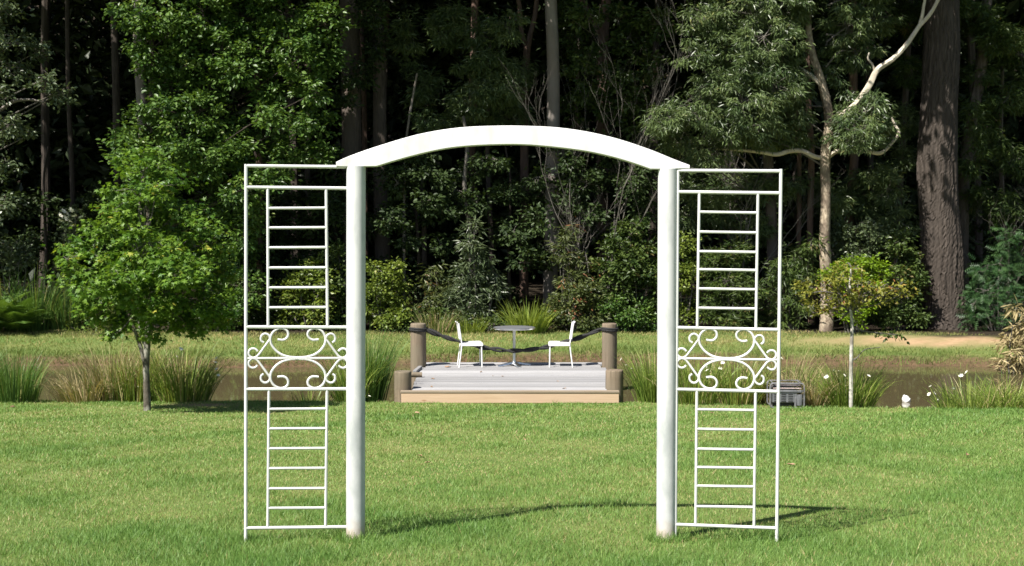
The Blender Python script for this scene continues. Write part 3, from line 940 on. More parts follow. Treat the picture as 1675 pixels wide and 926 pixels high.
# ---- far-left grey-green tree
P, R = px_path([(-95, 548, 30), (-92, 300, 27), (-80, 100, 24), (-75, -60, 20)], 34.6)
P, R = ground_foot(P, R)
base = Vector((P[0].x, P[0].y, gzf(P[0].x, P[0].y)))
lt = thing("edge_tree", "grey-green leafy tree reaching in over the tall grass and fern", "tree", base)
trunk_mesh("trunk", P, R, M["bk_grey"], lt, 12, 6, 0.05, 6, base)
p2, r2 = px_path([(-85, 240, 12), (-40, 205, 9), (0, 180, 7), (22, 166, 6), (48, 163, 4), (75, 168, 3)], 34.2)
trunk_mesh("limb", p2, r2, M["bk_grey"], lt, 8, 6, 0.05, 6, base)
foliage("crown", px_blobs([(5, 15, 36, 16), (25, 70, 30, 18), (60, 85, 24, 18), (20, 110, 36, 22), (70, 130, 16, 14), (85, 155, 26, 14), (100, 150, 18, 8), (15, 205, 34, 18), (50, 220, 20, 10), (-10, 150, 30, 24), (10, 265, 28, 12), (-30, 60, 40, 40), (-40, 240, 40, 40), (5, 335, 22, 16), (-60, 330, 50, 50), (-20, -30, 60, 30)], 34.0, .9, .4),
        M["lf_grey"], lt, 'oval', 0.14, 1.6, 0.22, 0.25, 0.7, 24, lambda c: Vector((-14.4, 34.6, max(0.5, c[2] - .5 * abs(c[0] + 14.4)))), M["bk_twig"], offset=base)

# ---- shaded middle-storey trees behind the front row
for i, (lab, tx, Y, mat, kind, sz, bl) in enumerate((
    ("dusky gum foliage hanging in the wood above the arch's left shoulder", 800, 38.4, "lf_euc", 'narrow', .2, [(770, 125, 36, 30), (800, 105, 34, 26), (815, 150, 40, 30), (775, 165, 40, 26), (830, 190, 36, 20), (760, 195, 34, 18), (790, 60, 30, 26), (740, 30, 30, 30), (720, 60, 24, 30), (690, 140, 26, 30), (670, 60, 22, 40), (700, 200, 30, 16), (845, 120, 20, 26), (830, 40, 20, 30)]),
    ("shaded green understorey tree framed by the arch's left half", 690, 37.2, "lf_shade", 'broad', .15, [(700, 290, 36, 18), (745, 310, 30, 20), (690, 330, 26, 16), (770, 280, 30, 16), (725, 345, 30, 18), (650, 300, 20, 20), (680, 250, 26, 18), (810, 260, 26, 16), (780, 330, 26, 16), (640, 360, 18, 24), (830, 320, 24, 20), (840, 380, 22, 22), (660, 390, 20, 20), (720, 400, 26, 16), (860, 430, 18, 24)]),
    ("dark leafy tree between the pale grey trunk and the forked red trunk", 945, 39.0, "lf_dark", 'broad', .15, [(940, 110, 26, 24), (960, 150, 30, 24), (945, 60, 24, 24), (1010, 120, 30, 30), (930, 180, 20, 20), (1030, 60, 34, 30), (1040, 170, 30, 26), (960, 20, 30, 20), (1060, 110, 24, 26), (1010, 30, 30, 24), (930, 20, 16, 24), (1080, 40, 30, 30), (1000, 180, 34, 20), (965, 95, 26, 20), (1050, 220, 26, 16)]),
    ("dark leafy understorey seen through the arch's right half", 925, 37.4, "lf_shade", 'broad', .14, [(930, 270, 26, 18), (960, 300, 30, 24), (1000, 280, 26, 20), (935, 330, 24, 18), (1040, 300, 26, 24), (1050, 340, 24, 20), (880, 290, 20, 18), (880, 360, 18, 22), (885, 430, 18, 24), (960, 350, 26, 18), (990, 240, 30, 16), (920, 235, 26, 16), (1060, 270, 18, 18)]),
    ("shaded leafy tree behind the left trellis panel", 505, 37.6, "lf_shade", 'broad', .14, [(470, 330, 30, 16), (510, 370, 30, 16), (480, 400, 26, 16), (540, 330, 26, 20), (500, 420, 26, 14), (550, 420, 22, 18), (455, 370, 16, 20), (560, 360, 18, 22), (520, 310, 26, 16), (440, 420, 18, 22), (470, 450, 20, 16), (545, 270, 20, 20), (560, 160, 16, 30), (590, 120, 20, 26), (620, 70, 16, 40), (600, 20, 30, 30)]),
    ("hanging gum tree filling the shade beside the giant trunk", 1640, 38.0, "lf_dark", 'narrow', .2, [(1620, 230, 20, 50), (1605, 130, 20, 30), (1650, 160, 34, 24), (1640, 60, 40, 30), (1590, 260, 16, 34), (1660, 260, 24, 30), (1600, 330, 24, 30), (1650, 340, 30, 26), (1590, 190, 14, 30), (1670, 90, 30, 40), (1600, 30, 34, 26), (1555, 15, 46, 18), (1520, 30, 30, 22), (1570, 20, 40, 20), (1480, 30, 34, 30), (1490, 110, 20, 30)]),
    ("shaded gum foliage filling the gap under the pale limb", 1200, 37.6, "lf_euc", 'narrow', .19, [(1200, 300, 40, 20), (1250, 310, 40, 20), (1150, 320, 36, 24), (1290, 300, 30, 18), (1180, 350, 40, 24), (1240, 370, 36, 26), (1120, 350, 26, 30), (1430, 290, 30, 20), (1410, 330, 26, 30), (1470, 360, 26, 24), (1450, 310, 24, 24), (1470, 260, 22, 26), (1370, 330, 18, 26), (1340, 310, 16, 26), (1480, 200, 20, 30), (1110, 290, 26, 20)]),
)):
    P, R = px_path([(tx, 545, 10), (tx + 4, 400, 9), (tx - 3, 250, 8), (tx + 2, max(60, min(b[1] for b in bl) - 10), 4)], Y + .4)
    P, R = ground_foot(P, R)
    base = Vector((P[0].x, P[0].y, gzf(P[0].x, P[0].y)))
    t_ = thing("understorey_tree", lab, "tree", base)
    trunk_mesh("trunk", P, R, M["bk_brown"], t_, 8, 5, 0.05, i, base)
    yc = [b[1] for b in bl]
    foliage("crown", px_blobs(bl, Y - 1.3, .9, .6, i), M[mat], t_, kind, sz * .9, 2.9, 0.24, 0.45 if kind == 'narrow' else .25, 0.6, 60 + i, None, M["bk_twig"], offset=base)


# ---- shaded saplings filling the wood between the trunks
rr2 = random.Random(17)
for i in range(15):
    Y = rr2.uniform(36.4, 39)
    px = -40 + i * 122 + rr2.uniform(-30, 30)
    bl = []
    for k_ in range(9):
        bl.append((px + rr2.uniform(-55, 55), rr2.uniform(270, 500), rr2.uniform(18, 34), rr2.uniform(12, 24)))
    P, R = px_path([(px, 545, 7), (px + rr2.uniform(-6, 6), 420, 6), (px + rr2.uniform(-10, 10), 300, 4), (px + rr2.uniform(-12, 12), 240, 3)], Y)
    P, R = ground_foot(P, R)
    base = Vector((P[0].x, P[0].y, gzf(P[0].x, P[0].y)))
    t_ = thing("shaded_sapling", "leafy sapling half lost in the shade between the forest trunks", "tree", base, 0, "shaded saplings in the wood")
    trunk_mesh("trunk", P, R, M["bk_dim"], t_, 7, 5, 0.05, i, base)
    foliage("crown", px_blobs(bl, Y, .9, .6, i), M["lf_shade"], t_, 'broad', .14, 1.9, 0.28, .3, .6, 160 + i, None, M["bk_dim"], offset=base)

# ---- understorey bushes along the far bank
def bush(label, bl, Y, mat, kind='oval', size=0.10, cover=2.8, clump=0.2, droop=.15, up=.7, seed=1, name="bush", depth=.8, cat="bush", group=None, bark="bk_twig"):
    bs = px_blobs(bl, Y, depth, .25, seed)
    cx = sum(b[0].x for b in bs) / len(bs)
    cy = sum(b[0].y for b in bs) / len(bs)
    base = Vector((cx, cy, gzf(cx, cy)))
    t = thing(name, label, cat, base, 0, group)
    st = MB()
    for k_, (c, r) in enumerate(bs):
        s_ = Vector((cx + (c.x - cx) * .25, cy + (c.y - cy) * .25, base.z - .1))
        mid = (s_ + c) / 2 + Vector((random.uniform(-.1, .1), random.uniform(-.1, .1), .1))
        st.tube(catmull([s_, mid, c], 4), np.linspace(.022, .009, 9), 5, False)
    st.V = [v - np.array(base) for v in st.V]
    tag(st.build("stems", M[bark], t, True), kind="stuff")
    foliage("leaves", bs, M[mat], t, kind, size, cover, clump, droop, up, seed, None, M["bk_twig"], 0.35, .7, base, None, .006)
    return t, base


bush("yellow-green leafy bush behind the left trellis above its scrollwork", [(490, 460, 26, 22), (515, 440, 20, 20), (500, 490, 34, 22), (480, 515, 26, 20), (525, 505, 24, 24), (530, 460, 14, 24)], 34.9, "lf_yellow", 'oval', .12, seed=71)
bush("darker green upright bush against the arch's left post", [(555, 420, 14, 26), (560, 460, 22, 26), (565, 505, 28, 28), (560, 530, 26, 14), (585, 440, 16, 22), (590, 490, 20, 30)], 35.2, "lf_dark", 'oval', .13, seed=72)
bush("sunlit yellowish bush right beside the arch's left post", [(620, 440, 18, 18), (645, 440, 14, 18), (615, 475, 22, 22), (640, 480, 24, 24), (620, 515, 32, 22), (648, 520, 20, 18), (660, 500, 10, 12)], 34.8, "lf_yellow", 'oval', .105, seed=73)
bush("low green bush behind the tall left deck post", [(690, 515, 26, 14), (670, 530, 26, 14), (720, 520, 24, 14), (745, 535, 18, 8)], 34.7, "lf_dark", 'oval', .1, seed=74)
bush("conical grey-green shrub with long leaves behind the left chair", [(775, 378, 12, 14), (772, 400, 18, 14), (780, 420, 22, 16), (768, 445, 26, 18), (775, 470, 34, 18), (765, 495, 42, 20), (812, 450, 14, 14), (808, 470, 18, 12), (790, 515, 40, 16), (750, 520, 30, 14)], 35.0, "lf_grey", 'narrow', .2, 2.4, .2, .3, .5, seed=75, name="conical_shrub", cat="shrub")
bush("small red-tipped shrub beside the conical grey-green shrub", [(712, 445, 14, 10), (705, 465, 18, 14), (715, 490, 20, 16), (735, 470, 12, 14), (700, 500, 18, 12)], 35.2, "lf_mixed", 'narrow', .19, 1.8, .18, .4, .5, seed=76, name="shrub", cat="shrub")
bush("low daisy-flecked bush behind the bistro table", [(790, 535, 26, 9), (770, 528, 20, 10), (815, 530, 16, 9)], 34.6, "lf_dark", 'oval', .09, seed=77)
bush("orange-tipped shrub left of the dead twiggy shrub", [(925, 400, 18, 12), (935, 375, 14, 10), (915, 420, 18, 12), (950, 430, 22, 16), (930, 455, 24, 16)], 35.2, "lf_mixed", 'narrow', .18, 2.0, .18, .35, .5, seed=78, name="shrub", cat="shrub")
bush("tall rounded shrub right behind the dead twigs against the right post", [(1030, 375, 24, 18), (1015, 400, 26, 20), (1050, 405, 26, 22), (1035, 435, 36, 22), (1000, 440, 26, 22), (1065, 450, 24, 30), (1020, 470, 40, 24), (1065, 500, 22, 30)], 35.1, "lf_dark", 'oval', .13, seed=79)
bush("dense dark bush right of the bistro table behind the rope", [(910, 505, 26, 18), (935, 490, 26, 20), (945, 520, 36, 20), (905, 528, 22, 14), (975, 480, 24, 20), (970, 505, 24, 24)], 34.8, "lf_mixed", 'oval', .1, 2.6, seed=80)
bush("brighter green bush behind the tall right deck post", [(1000, 500, 30, 18), (1030, 510, 30, 18), (1005, 528, 34, 12), (1050, 525, 26, 16), (1070, 530, 20, 12)], 34.7, "lf_broad", 'oval', .1, 2.4, seed=81)
bush("green bush between the arch's right post and the trellis stile", [(1095, 420, 16, 22), (1120, 400, 20, 22), (1110, 450, 24, 24), (1125, 490, 28, 24), (1110, 525, 28, 16), (1140, 440, 20, 22)], 35.0, "lf_yellow", 'oval', .105, 1.8, seed=82)
bush("broad dark bush behind the right trellis above its scrollwork", [(1165, 430, 26, 24), (1190, 460, 34, 24), (1170, 490, 34, 22), (1210, 500, 34, 24), (1180, 525, 40, 14), (1230, 470, 26, 26), (1235, 520, 26, 16), (1200, 415, 24, 20)], 35.2, "lf_dark", 'narrow', .17, 2.4, seed=83)
bush("drooping green bush beside the outer stile of the right trellis", [(1275, 440, 20, 20), (1300, 420, 22, 18), (1290, 460, 26, 22), (1280, 495, 24, 22), (1310, 490, 24, 22), (1290, 522, 30, 14), (1320, 450, 20, 20), (1325, 400, 22, 14)], 35.1, "lf_dark", 'narrow', .17, 2.3, .2, .5, .4, seed=84)
bush("vivid lime green bush behind the yellowing sapling", [(1395, 440, 26, 14), (1370, 446, 26, 12), (1420, 434, 22, 12), (1400, 425, 14, 10), (1440, 445, 20, 12), (1350, 452, 16, 9), (1400, 462, 44, 12), (1410, 490, 30, 16), (1400, 515, 30, 16)], 34.2, "lf_lime", 'oval', .09, 2.4, .15, seed=85)
bush("tall grey-green bush behind the lime green bush", [(1400, 375, 26, 16), (1425, 385, 26, 20), (1385, 395, 24, 18), (1440, 405, 26, 18), (1415, 410, 30, 18), (1360, 410, 22, 18), (1375, 375, 16, 12)], 35.4, "lf_grey", 'oval', .11, 2.3, seed=86)
bush("glossy dark bush at the left foot of the giant trunk", [(1470, 400, 20, 24), (1480, 430, 26, 24), (1460, 455, 28, 22), (1490, 465, 22, 26), (1475, 495, 32, 24), (1450, 515, 34, 16), (1490, 520, 26, 18), (1430, 510, 24, 16)], 34.9, "lf_dark", 'oval', .11, 2.6, seed=87)
bush("feathery dark green bush right of the giant trunk", [(1650, 395, 20, 20), (1665, 420, 26, 22), (1635, 430, 26, 22), (1610, 445, 22, 18), (1650, 460, 34, 24), (1615, 475, 30, 22), (1595, 495, 20, 22), (1640, 500, 40, 24), (1600, 522, 24, 14), (1650, 525, 34, 14), (1690, 450, 34, 50)], 34.9, "lf_feather", 'feather', .24, 2.4, .22, .25, .6, seed=88)
bush("dark evergreen bush in the maple's shade by the far bank", [(350, 500, 26, 24), (330, 525, 30, 16), (375, 520, 28, 20), (395, 500, 20, 30), (360, 470, 22, 20), (300, 530, 22, 12), (385, 460, 18, 22)], 35.0, "lf_dark", 'oval', .1, 2.5, seed=89)
bush("dark bush at the foot of the reddish slim trunk", [(430, 500, 20, 22), (420, 525, 26, 16), (445, 530, 20, 12), (410, 480, 16, 20), (455, 515, 12, 14)], 35.3, "lf_dark", 'oval', .1, 2.4, seed=90)
bush("pale-leaved bush above the tall grass by the fern", [(20, 405, 24, 12), (45, 415, 18, 12), (0, 420, 20, 16), (30, 432, 26, 14), (-20, 410, 20, 20)], 35.0, "lf_grey", 'oval', .12, 1.8, seed=91)
bush("low tangled bush between the fern and the maple", [(140, 520, 26, 16), (165, 500, 22, 18), (120, 535, 24, 10), (175, 530, 24, 12), (195, 510, 20, 18), (220, 535, 24, 10)], 34.8, "lf_yellow", 'narrow', .18, 1.5, .2, .3, .5, seed=92)
fb, fbase = bush("white-flowered bush in the dark gap beside the maple", [(112, 360, 16, 12), (120, 380, 16, 14), (105, 385, 12, 12), (125, 345, 10, 8)], 35.5, "lf_grey", 'oval', .1, 1.2, seed=93)


def flower_mesh(seed, r=0.035):
    rng = np.random.default_rng(seed)
    mb = MB()
    for k in range(7):
        a = k * 2 * math.pi / 7 + rng.uniform(-.15, .15)
        d = np.array([math.cos(a), math.sin(a), .25]); s = np.array([-math.sin(a), math.cos(a), 0])
        mb.add([(0, 0, 0), r * (.6 * d + .3 * s), r * 1.1 * d, r * (.6 * d - .3 * s)], [(0, 1, 2, 3)])
    mb.lathe([(r * .25, -r * .1), (r * .3, r * .15), (r * .1, r * .3)], 6)
    o = mb.build("flower", M["petal"])
    me_ = o.data
    bpy.data.objects.remove(o)
    return me_


FLOWERS = [flower_mesh(s) for s in (1, 2, 3)]


def flower(parent, base, p, s=1.0, i=0):
    o = link("flower", FLOWERS[i % 3], None, parent)
    o.location = Vector(p) - base
    o.rotation_euler = (random.uniform(.2, 1.1), random.uniform(-.5, .5), random.uniform(0, 6))
    o.scale = (s, s, s)
    return o


for i, (px, py) in enumerate([(98, 352), (104, 346), (110, 350), (116, 344), (107, 357), (114, 362), (122, 354), (101, 362), (118, 370)]):
    flower(fb, fbase, at(px, py, 35.0), 2.4, i)


# ---- dead twiggy shrub
def dead_shrub(label, px, py_base, Y, height_px, seed, spread=.5, mat="bk_twig"):
    rng = random.Random(seed)
    b0 = at(px, py_base, Y)
    base = Vector((b0.x, b0.y, gzf(b0.x, b0.y)))
    t = thing("dead_shrub", label, "shrub", base)
    H = (at(px, py_base - height_px, Y).z - base.z)
    mb_main, mb_tw = MB(), MB()

    def grow(p, d, L, r, lev):
        pts = [p]
        q = p.copy(); dd = d.copy()
        nseg_ = 5
        for k in range(nseg_):
            dd = (dd + Vector((rng.uniform(-.25, .25), rng.uniform(-.25, .25), rng.uniform(-.05, .2)))).normalized()
            q = q + dd * (L / nseg_)
            pts.append(q)
        (mb_main if lev == 0 else mb_tw).tube(catmull(pts, 3), np.linspace(r, r * .45, 16), 6 if lev < 2 else 4, False)
        if lev < 4:
            for k in range(3 if lev < 3 else 2):
                j = rng.randint(2, nseg_)
                nd = (dd + Vector((rng.uniform(-1, 1), rng.uniform(-1, 1), rng.uniform(-.1, .7))) * spread * 1.3).normalized()
                grow(pts[j], nd, L * rng.uniform(.5, .75), r * .5, lev + 1)

    for k in range(4):
        grow(Vector((rng.uniform(-.15, .15), rng.uniform(-.15, .15), -.05)), Vector((rng.uniform(-.22, .22), rng.uniform(-.2, .2), 1)).normalized(), H * rng.uniform(.5, .7), .026, 0)
    tag(mb_main.build("stems", M[mat], t, True), kind="stuff")
    tag(mb_tw.build("twigs", M[mat], t, True), kind="stuff")
    return t


dead_shrub("bare grey dead shrub with upright twigs seen through and above the arch", 985, 545, 35.9, 420, 3, .45)
dead_shrub("bare brownish dead shrub low behind the orange-tipped shrub", 955, 545, 35.6, 250, 8, .7)
dead_shrub("leafless tangled twigs above the feathery bush", 1640, 545, 36.4, 250, 12, .8)
dead_shrub("leafless twigs under the bent gum limb behind the right trellis", 1200, 545, 36.2, 330, 15, .8)


# ------------------------------------------------------------------ grass clumps
def clump_mesh(name, seed, n, L, spread, w, tint_mu=.45, odd=.06, curve=.5, stiff=.5):
    rng = np.random.default_rng(seed)
    V, F, T = [], [], []
    k0 = 0
    for i in range(n):
        a = rng.uniform(0, 2 * math.pi)
        r0 = spread * .38 * math.sqrt(rng.random())
        out = np.array([math.cos(a), math.sin(a), 0.0])
        ln = L * rng.uniform(.45, 1.05)
        tilt = min(rng.uniform(.02, 1.0) ** stiff * curve * 1.35, 1.75)
        yaw = rng.uniform(0, 6.28)
        side = np.array([math.cos(yaw), math.sin(yaw), 0])
        p = out * r0 + np.array([rng.normal(0, .02), rng.normal(0, .02), -.03])
        th = tilt * .35
        seg = 4
        ww = w * rng.uniform(.6, 1.3)
        for s in range(seg + 1):
            f = s / seg
            wd = ww * (1 - f ** 1.6) * .5
            if s < seg:
                V += [p + side * wd, p - side * wd]
            else:
                V += [p]
            th = tilt * (.35 + 1.1 * f * f)
            p = p + (out * math.sin(th) + np.array([0, 0, math.cos(th)])) * ln / seg
        for s in range(seg - 1):
            a0 = k0 + 2 * s
            F += [(a0, a0 + 1, a0 + 3), (a0, a0 + 3, a0 + 2)]
        F += [(k0 + 2 * seg - 2, k0 + 2 * seg - 1, k0 + 2 * seg)]
        t = 1.0 if rng.random() < odd else np.clip(rng.normal(tint_mu, .22), 0, .85)
        T += [t] * (2 * seg + 1)
        k0 += 2 * seg + 1
    return np_mesh(name, np.array(V), [np.array(F)], {"tint": np.array(T)})


def clump(label, px, py, Y, width_px, h_px, mat, seed, n=420, name="sedge_clump", cat="grass clump", flowers=(), w=.017, curve=1.0, stiff=.6, odd=.06, tint=.45, group=None, z=None):
    b0 = at(px, py, Y)
    base = Vector((b0.x, Y, gzf(b0.x, Y) if z is None else z))
    t = thing(name, label, cat, base, 0, group)
    L = h_px * Y / F_PX * 1.38
    me_ = clump_mesh("blades", seed, n, L, width_px * Y / F_PX, w, tint, odd, curve, stiff)
    link("blades", me_, M[mat], t)
    for i, (fx, fy) in enumerate(flowers):
        p = at(fx, fy, Y - .45 + .2 * random.random())
        flower(t, base, p, .85 + .35 * random.random(), i)
        st = MB().tube(catmull([Vector((p.x - base.x) * .3 * Vector((1, 0, 0)) if False else ((p.x - base.x) * .35, 0, .05)), Vector(((p.x - base.x) * .75, (p.y - base.y) * .5, (p.z - base.z) * .6)), p - base], 4), .004, 4, False)
        st.build("flower_stalk", M["sedge_stalk"], t)
    return t


M["sedge_stalk"] = simple_mat("flower_stalk", (0.09, 0.13, 0.03), (0.15, 0.19, 0.05), 10, .6)

clump("deep green sedge clump on the pond edge away from the maple", 22, 655, 22.5, 95, 78, "sedge_dark", 201, 620, curve=.8, w=.014)
clump("second deep green sedge clump growing against the first on the pond edge", -45, 655, 22.4, 90, 75, "sedge_dark", 202, 450, curve=.8)
clump("flattened straw-coloured sedge at the water's edge by the maple", 140, 652, 22.75, 110, 62, "sedge_dry", 203, 420, curve=1.5, stiff=.4, odd=.10)
clump("upright dry sedge with green shoots left of the maple trunk", 185, 652, 22.8, 90, 84, "sedge_dry", 204, 420, curve=.9, odd=.35)
clump("green sedge with weedy shoots just behind the maple trunk", 222, 652, 22.7, 80, 74, "sedge", 205, 420, curve=.8, odd=.2, flowers=[(236, 592), (226, 633)])
clump("tall sedge clump with white flowers right of the maple trunk", 300, 652, 22.7, 110, 84, "sedge", 206, 620, curve=1.1, odd=.14, flowers=[(289, 583), (296, 571), (354, 586), (352, 593), (354, 604), (357, 614)])
clump("dry-tipped sedge behind the maple trunk", 262, 650, 22.9, 80, 78, "sedge_dry", 207, 300, curve=.9, odd=.3)
clump("tall dark sedge between the arch's left post and the deck", 604, 652, 22.75, 60, 100, "sedge_dark", 208, 560, curve=.62, odd=.05)
clump("lower sedge hidden behind the arch's left post", 575, 652, 22.6, 70, 84, "sedge", 209, 360, curve=1.1, flowers=[(604, 648)])
clump("thin young sedge in the water behind the left scrollwork", 505, 640, 23.3, 60, 40, "sedge", 210, 110, curve=1.0, z=WATER_Z - .05)
clump("arching sedge with white flowers right of the deck", 1072, 655, 22.4, 70, 84, "sedge", 211, 480, curve=.85, flowers=[(1024, 597), (1033, 603), (1016, 588)])
clump("shaggy sedge behind the right trellis scrollwork", 1135, 655, 22.1, 110, 76, "sedge", 212, 560, curve=1.2, odd=.12, flowers=[(1156, 601), (1157, 606), (1178, 603), (1182, 594)])
clump("wide sedge clump between the scrollwork and the generator", 1205, 655, 22.0, 100, 80, "sedge", 213, 560, curve=1.1, odd=.16)
clump("dry leaning sedge behind the generator", 1280, 652, 22.0, 90, 88, "sedge_dry", 214, 420, curve=1.0, odd=.4, flowers=[(1278, 586), (1256, 627)])
clump("matted brown sedge between generator and green sedge", 1330, 662, 21.5, 70, 66, "sedge_dry", 215, 420, curve=1.4, stiff=.4, odd=.12)
clump("bright sedge with white flowers behind the whitish sapling stem", 1388, 666, 21.4, 95, 68, "sedge", 216, 620, curve=1.15, flowers=[(1352, 617), (1372, 607), (1381, 614), (1421, 615), (1364, 606)])
clump("arching sedge with white flowers beyond the floating buoy", 1590, 666, 21.3, 130, 62, "sedge", 217, 620, curve=1.3, odd=.08, flowers=[(1572, 615), (1581, 609), (1528, 643), (1520, 645), (1534, 654), (1522, 632), (1560, 636)])
clump("second arching sedge filling the bank beyond the buoy", 1650, 664, 21.3, 110, 60, "sedge", 218, 560, curve=1.3, odd=.12)
bush("tan withered bush leaning over the pond's end", [(1662, 505, 14, 14), (1668, 535, 22, 18), (1656, 560, 18, 16), (1670, 585, 24, 20), (1648, 592, 16, 12), (1690, 550, 24, 50), (1640, 610, 14, 8)], 28.6, "sedge_dry", 'narrow', .22, 1.5, .2, .5, .4, seed=94)
clump("bright strap-leaved grass clump behind the bistro table", 862, 543, 34.4, 75, 46, "strap", 221, 420, name="strap_clump", curve=1.2, w=.035)
clump("olive strap-leaved clump behind the left deck post and chair", 715, 543, 34.4, 70, 38, "sedge_dry", 222, 320, name="strap_clump", curve=1.1, w=.025, odd=.5)
clump("small grassy tuft behind the left chair's back", 770, 545, 34.3, 60, 26, "strap", 223, 260, name="strap_clump", curve=1.1, w=.022)
clump("tall reedy grass behind the fern at the wood's edge", 60, 548, 34.9, 90, 92, "sedge_dark", 224, 300, name="tall_grass", curve=1.1, w=.035)
clump("second tall reedy grass against the dark gap by the maple", 110, 548, 35.0, 70, 66, "sedge_dark", 225, 300, name="tall_grass", curve=.9, w=.032)
clump("tall reedy grass rising behind the pale-leaved bush", 5, 548, 35.0, 80, 92, "sedge_dark", 226, 240, name="tall_grass", curve=1.1, w=.035)


# ---- fern
def fern(label, px, py, Y, L, seed, nf=17):
    rng = random.Random(seed)
    b0 = at(px, py, Y)
    base = Vector((b0.x, Y, gzf(b0.x, Y)))
    t = thing("fern", label, "fern", base)
    for k in range(nf):
        a = k * 2 * math.pi / nf + rng.uniform(-.2, .2)
        out = np.array([math.cos(a), math.sin(a), 0]); side = np.array([-math.sin(a), math.cos(a), 0])
        ln = L * rng.uniform(.75, 1.1)
        p = np.array([0, 0, 0.02]); V, F = [], []
        npn = 22
        for s in range(npn):
            f = s / npn
            th = .12 + .28 * (k % 3) + 1.25 * f
            d = out * math.sin(th) + np.array([0, 0, math.cos(th)])
            p2 = p + d * ln / npn
            wl = ln * .30 * math.sin(math.pi * (0.12 + .88 * f)) + .01
            V += [p - side * .005, p + side * .005, p2]; i = len(V) - 3; F += [(i, i + 1, i + 2)]
            if s > 2:
                for sg in (1, -1):
                    V += [p, p2, p + sg * side * wl + d * wl * .35 - np.array([0, 0, wl * .2])]
                    i = len(V) - 3
                    F += [(i, i + 1, i + 2)]
            p = p2
        me_ = np_mesh("frond", np.array(V), [np.array(F)], {"tint": np.full(len(V), rng.uniform(.3, .8))})
        link("frond", me_, M["lf_broad"], t)
    return t


fern("light green fern with arching fronds at the wood's edge", 30, 545, 34.0, 1.3, 4)
fern("second light green fern crowding the first at the wood's edge", -8, 545, 34.1, 1.5, 5)

# ------------------------------------------------------------------ lawn maple
base_p = at(241, 674, 20.4)
base = Vector((base_p.x, 20.4, gzf(base_p.x, 20.4)))
maple = thing("maple_tree", "young round-crowned green maple on the lawn with lichen-spotted trunk", "tree", base)
P, R = px_path([(241, 674, 13), (240, 645, 11), (239, 600, 11), (241, 560, 11), (244, 520, 9), (247, 460, 8), (243, 380, 6), (240, 300, 4)], 20.4)
P[0].z = base.z - .1
trunk_mesh("trunk", P, R, M["bk_lichen"], maple, 12, 6, .06, 8, base)
for pth in ([(239, 603, 8), (232, 575, 7), (224, 550, 6), (205, 500, 5), (180, 440, 4)], [(241, 575, 6), (233, 556, 5), (228, 540, 4), (225, 500, 3)], [(243, 530, 6), (262, 490, 5), (290, 440, 4), (320, 400, 3)], [(245, 480, 5), (225, 420, 4), (200, 360, 3)]):
    p2, r2 = px_path(pth, 20.4)
    trunk_mesh("limb", p2, r2, M["bk_lichen"], maple, 8, 6, .05, 9, base)
mb_ = [(235, 255, 22, 14), (220, 270, 28, 16), (260, 275, 30, 16), (350, 520, 30, 22), (370, 500, 22, 22), (235, 280, 30, 18), (215, 310, 40, 24), (265, 305, 40, 24), (185, 345, 36, 24), (240, 345, 46, 26), (300, 340, 36, 24), (330, 370, 34, 22), (160, 380, 36, 22), (210, 385, 44, 26), (275, 385, 44, 26), (135, 415, 36, 20), (345, 405, 40, 20), (180, 430, 44, 26), (240, 435, 46, 28), (310, 430, 44, 26), (125, 450, 34, 20), (150, 470, 36, 22), (205, 475, 44, 26), (270, 480, 44, 28), (335, 460, 36, 24), (365, 440, 26, 16), (170, 505, 34, 20), (220, 515, 38, 24), (290, 520, 40, 24), (335, 500, 34, 24), (195, 535, 26, 16), (250, 540, 32, 16), (310, 540, 30, 14), (360, 480, 22, 16), (110, 425, 20, 12), (180, 540, 16, 10),
       (240, 400, 60, 40, .9), (200, 450, 60, 40, .9), (290, 440, 60, 40, .9), (240, 340, 50, 30, .8), (240, 490, 60, 36, .9), (240, 400, 60, 40, -.9), (190, 460, 60, 36, -.8), (290, 450, 60, 36, -.8), (240, 500, 50, 26, -.9)]
foliage("crown", px_blobs(mb_, 20.4, .9, .35, 5), M["lf_maple"], maple, 'maple', .092, 3.1, .16, .25, .9, 25, lambda c: Vector((base.x + (c[0] - base.x) * .2, 20.4, base.z + 1.0 + (c[2] - base.z) * .45)), M["bk_twig"], .3, .5, base, None, .004)

# ------------------------------------------------------------------ yellowing sapling by the generator
base_p = at(1392, 673, 20.9)
base = Vector((base_p.x, 20.9, gzf(base_p.x, 20.9)))
sap = thing("sapling", "slender white-stemmed sapling with sparse yellowing orange leaves on the lawn edge", "tree", base)
P, R = px_path([(1392, 673, 7), (1392, 640, 6.5), (1392, 600, 6), (1393, 560, 6), (1394, 530, 5), (1391, 500, 5), (1390, 470, 4), (1392, 440, 3)], 20.9)
P[0].z = base.z - .08
trunk_mesh("trunk", P, R, M["bk_white"], sap, 10, 6, .05, 10, base)
for pth in ([(1391, 505, 4), (1375, 500, 3), (1350, 510, 2.5), (1325, 518, 2)], [(1391, 500, 4), (1410, 485, 3), (1430, 475, 2.5), (1460, 470, 2)], [(1391, 480, 4), (1370, 465, 3), (1345, 460, 2)], [(1394, 535, 3), (1415, 542, 2), (1440, 545, 2), (1470, 548, 1.5)], [(1393, 590, 3), (1402, 585, 2), (1415, 572, 1.5), (1440, 568, 1)]):
    p2, r2 = px_path(pth, 20.9)
    trunk_mesh("limb", p2, r2, M["bk_twig"], sap, 6, 6, .05, 9, base)
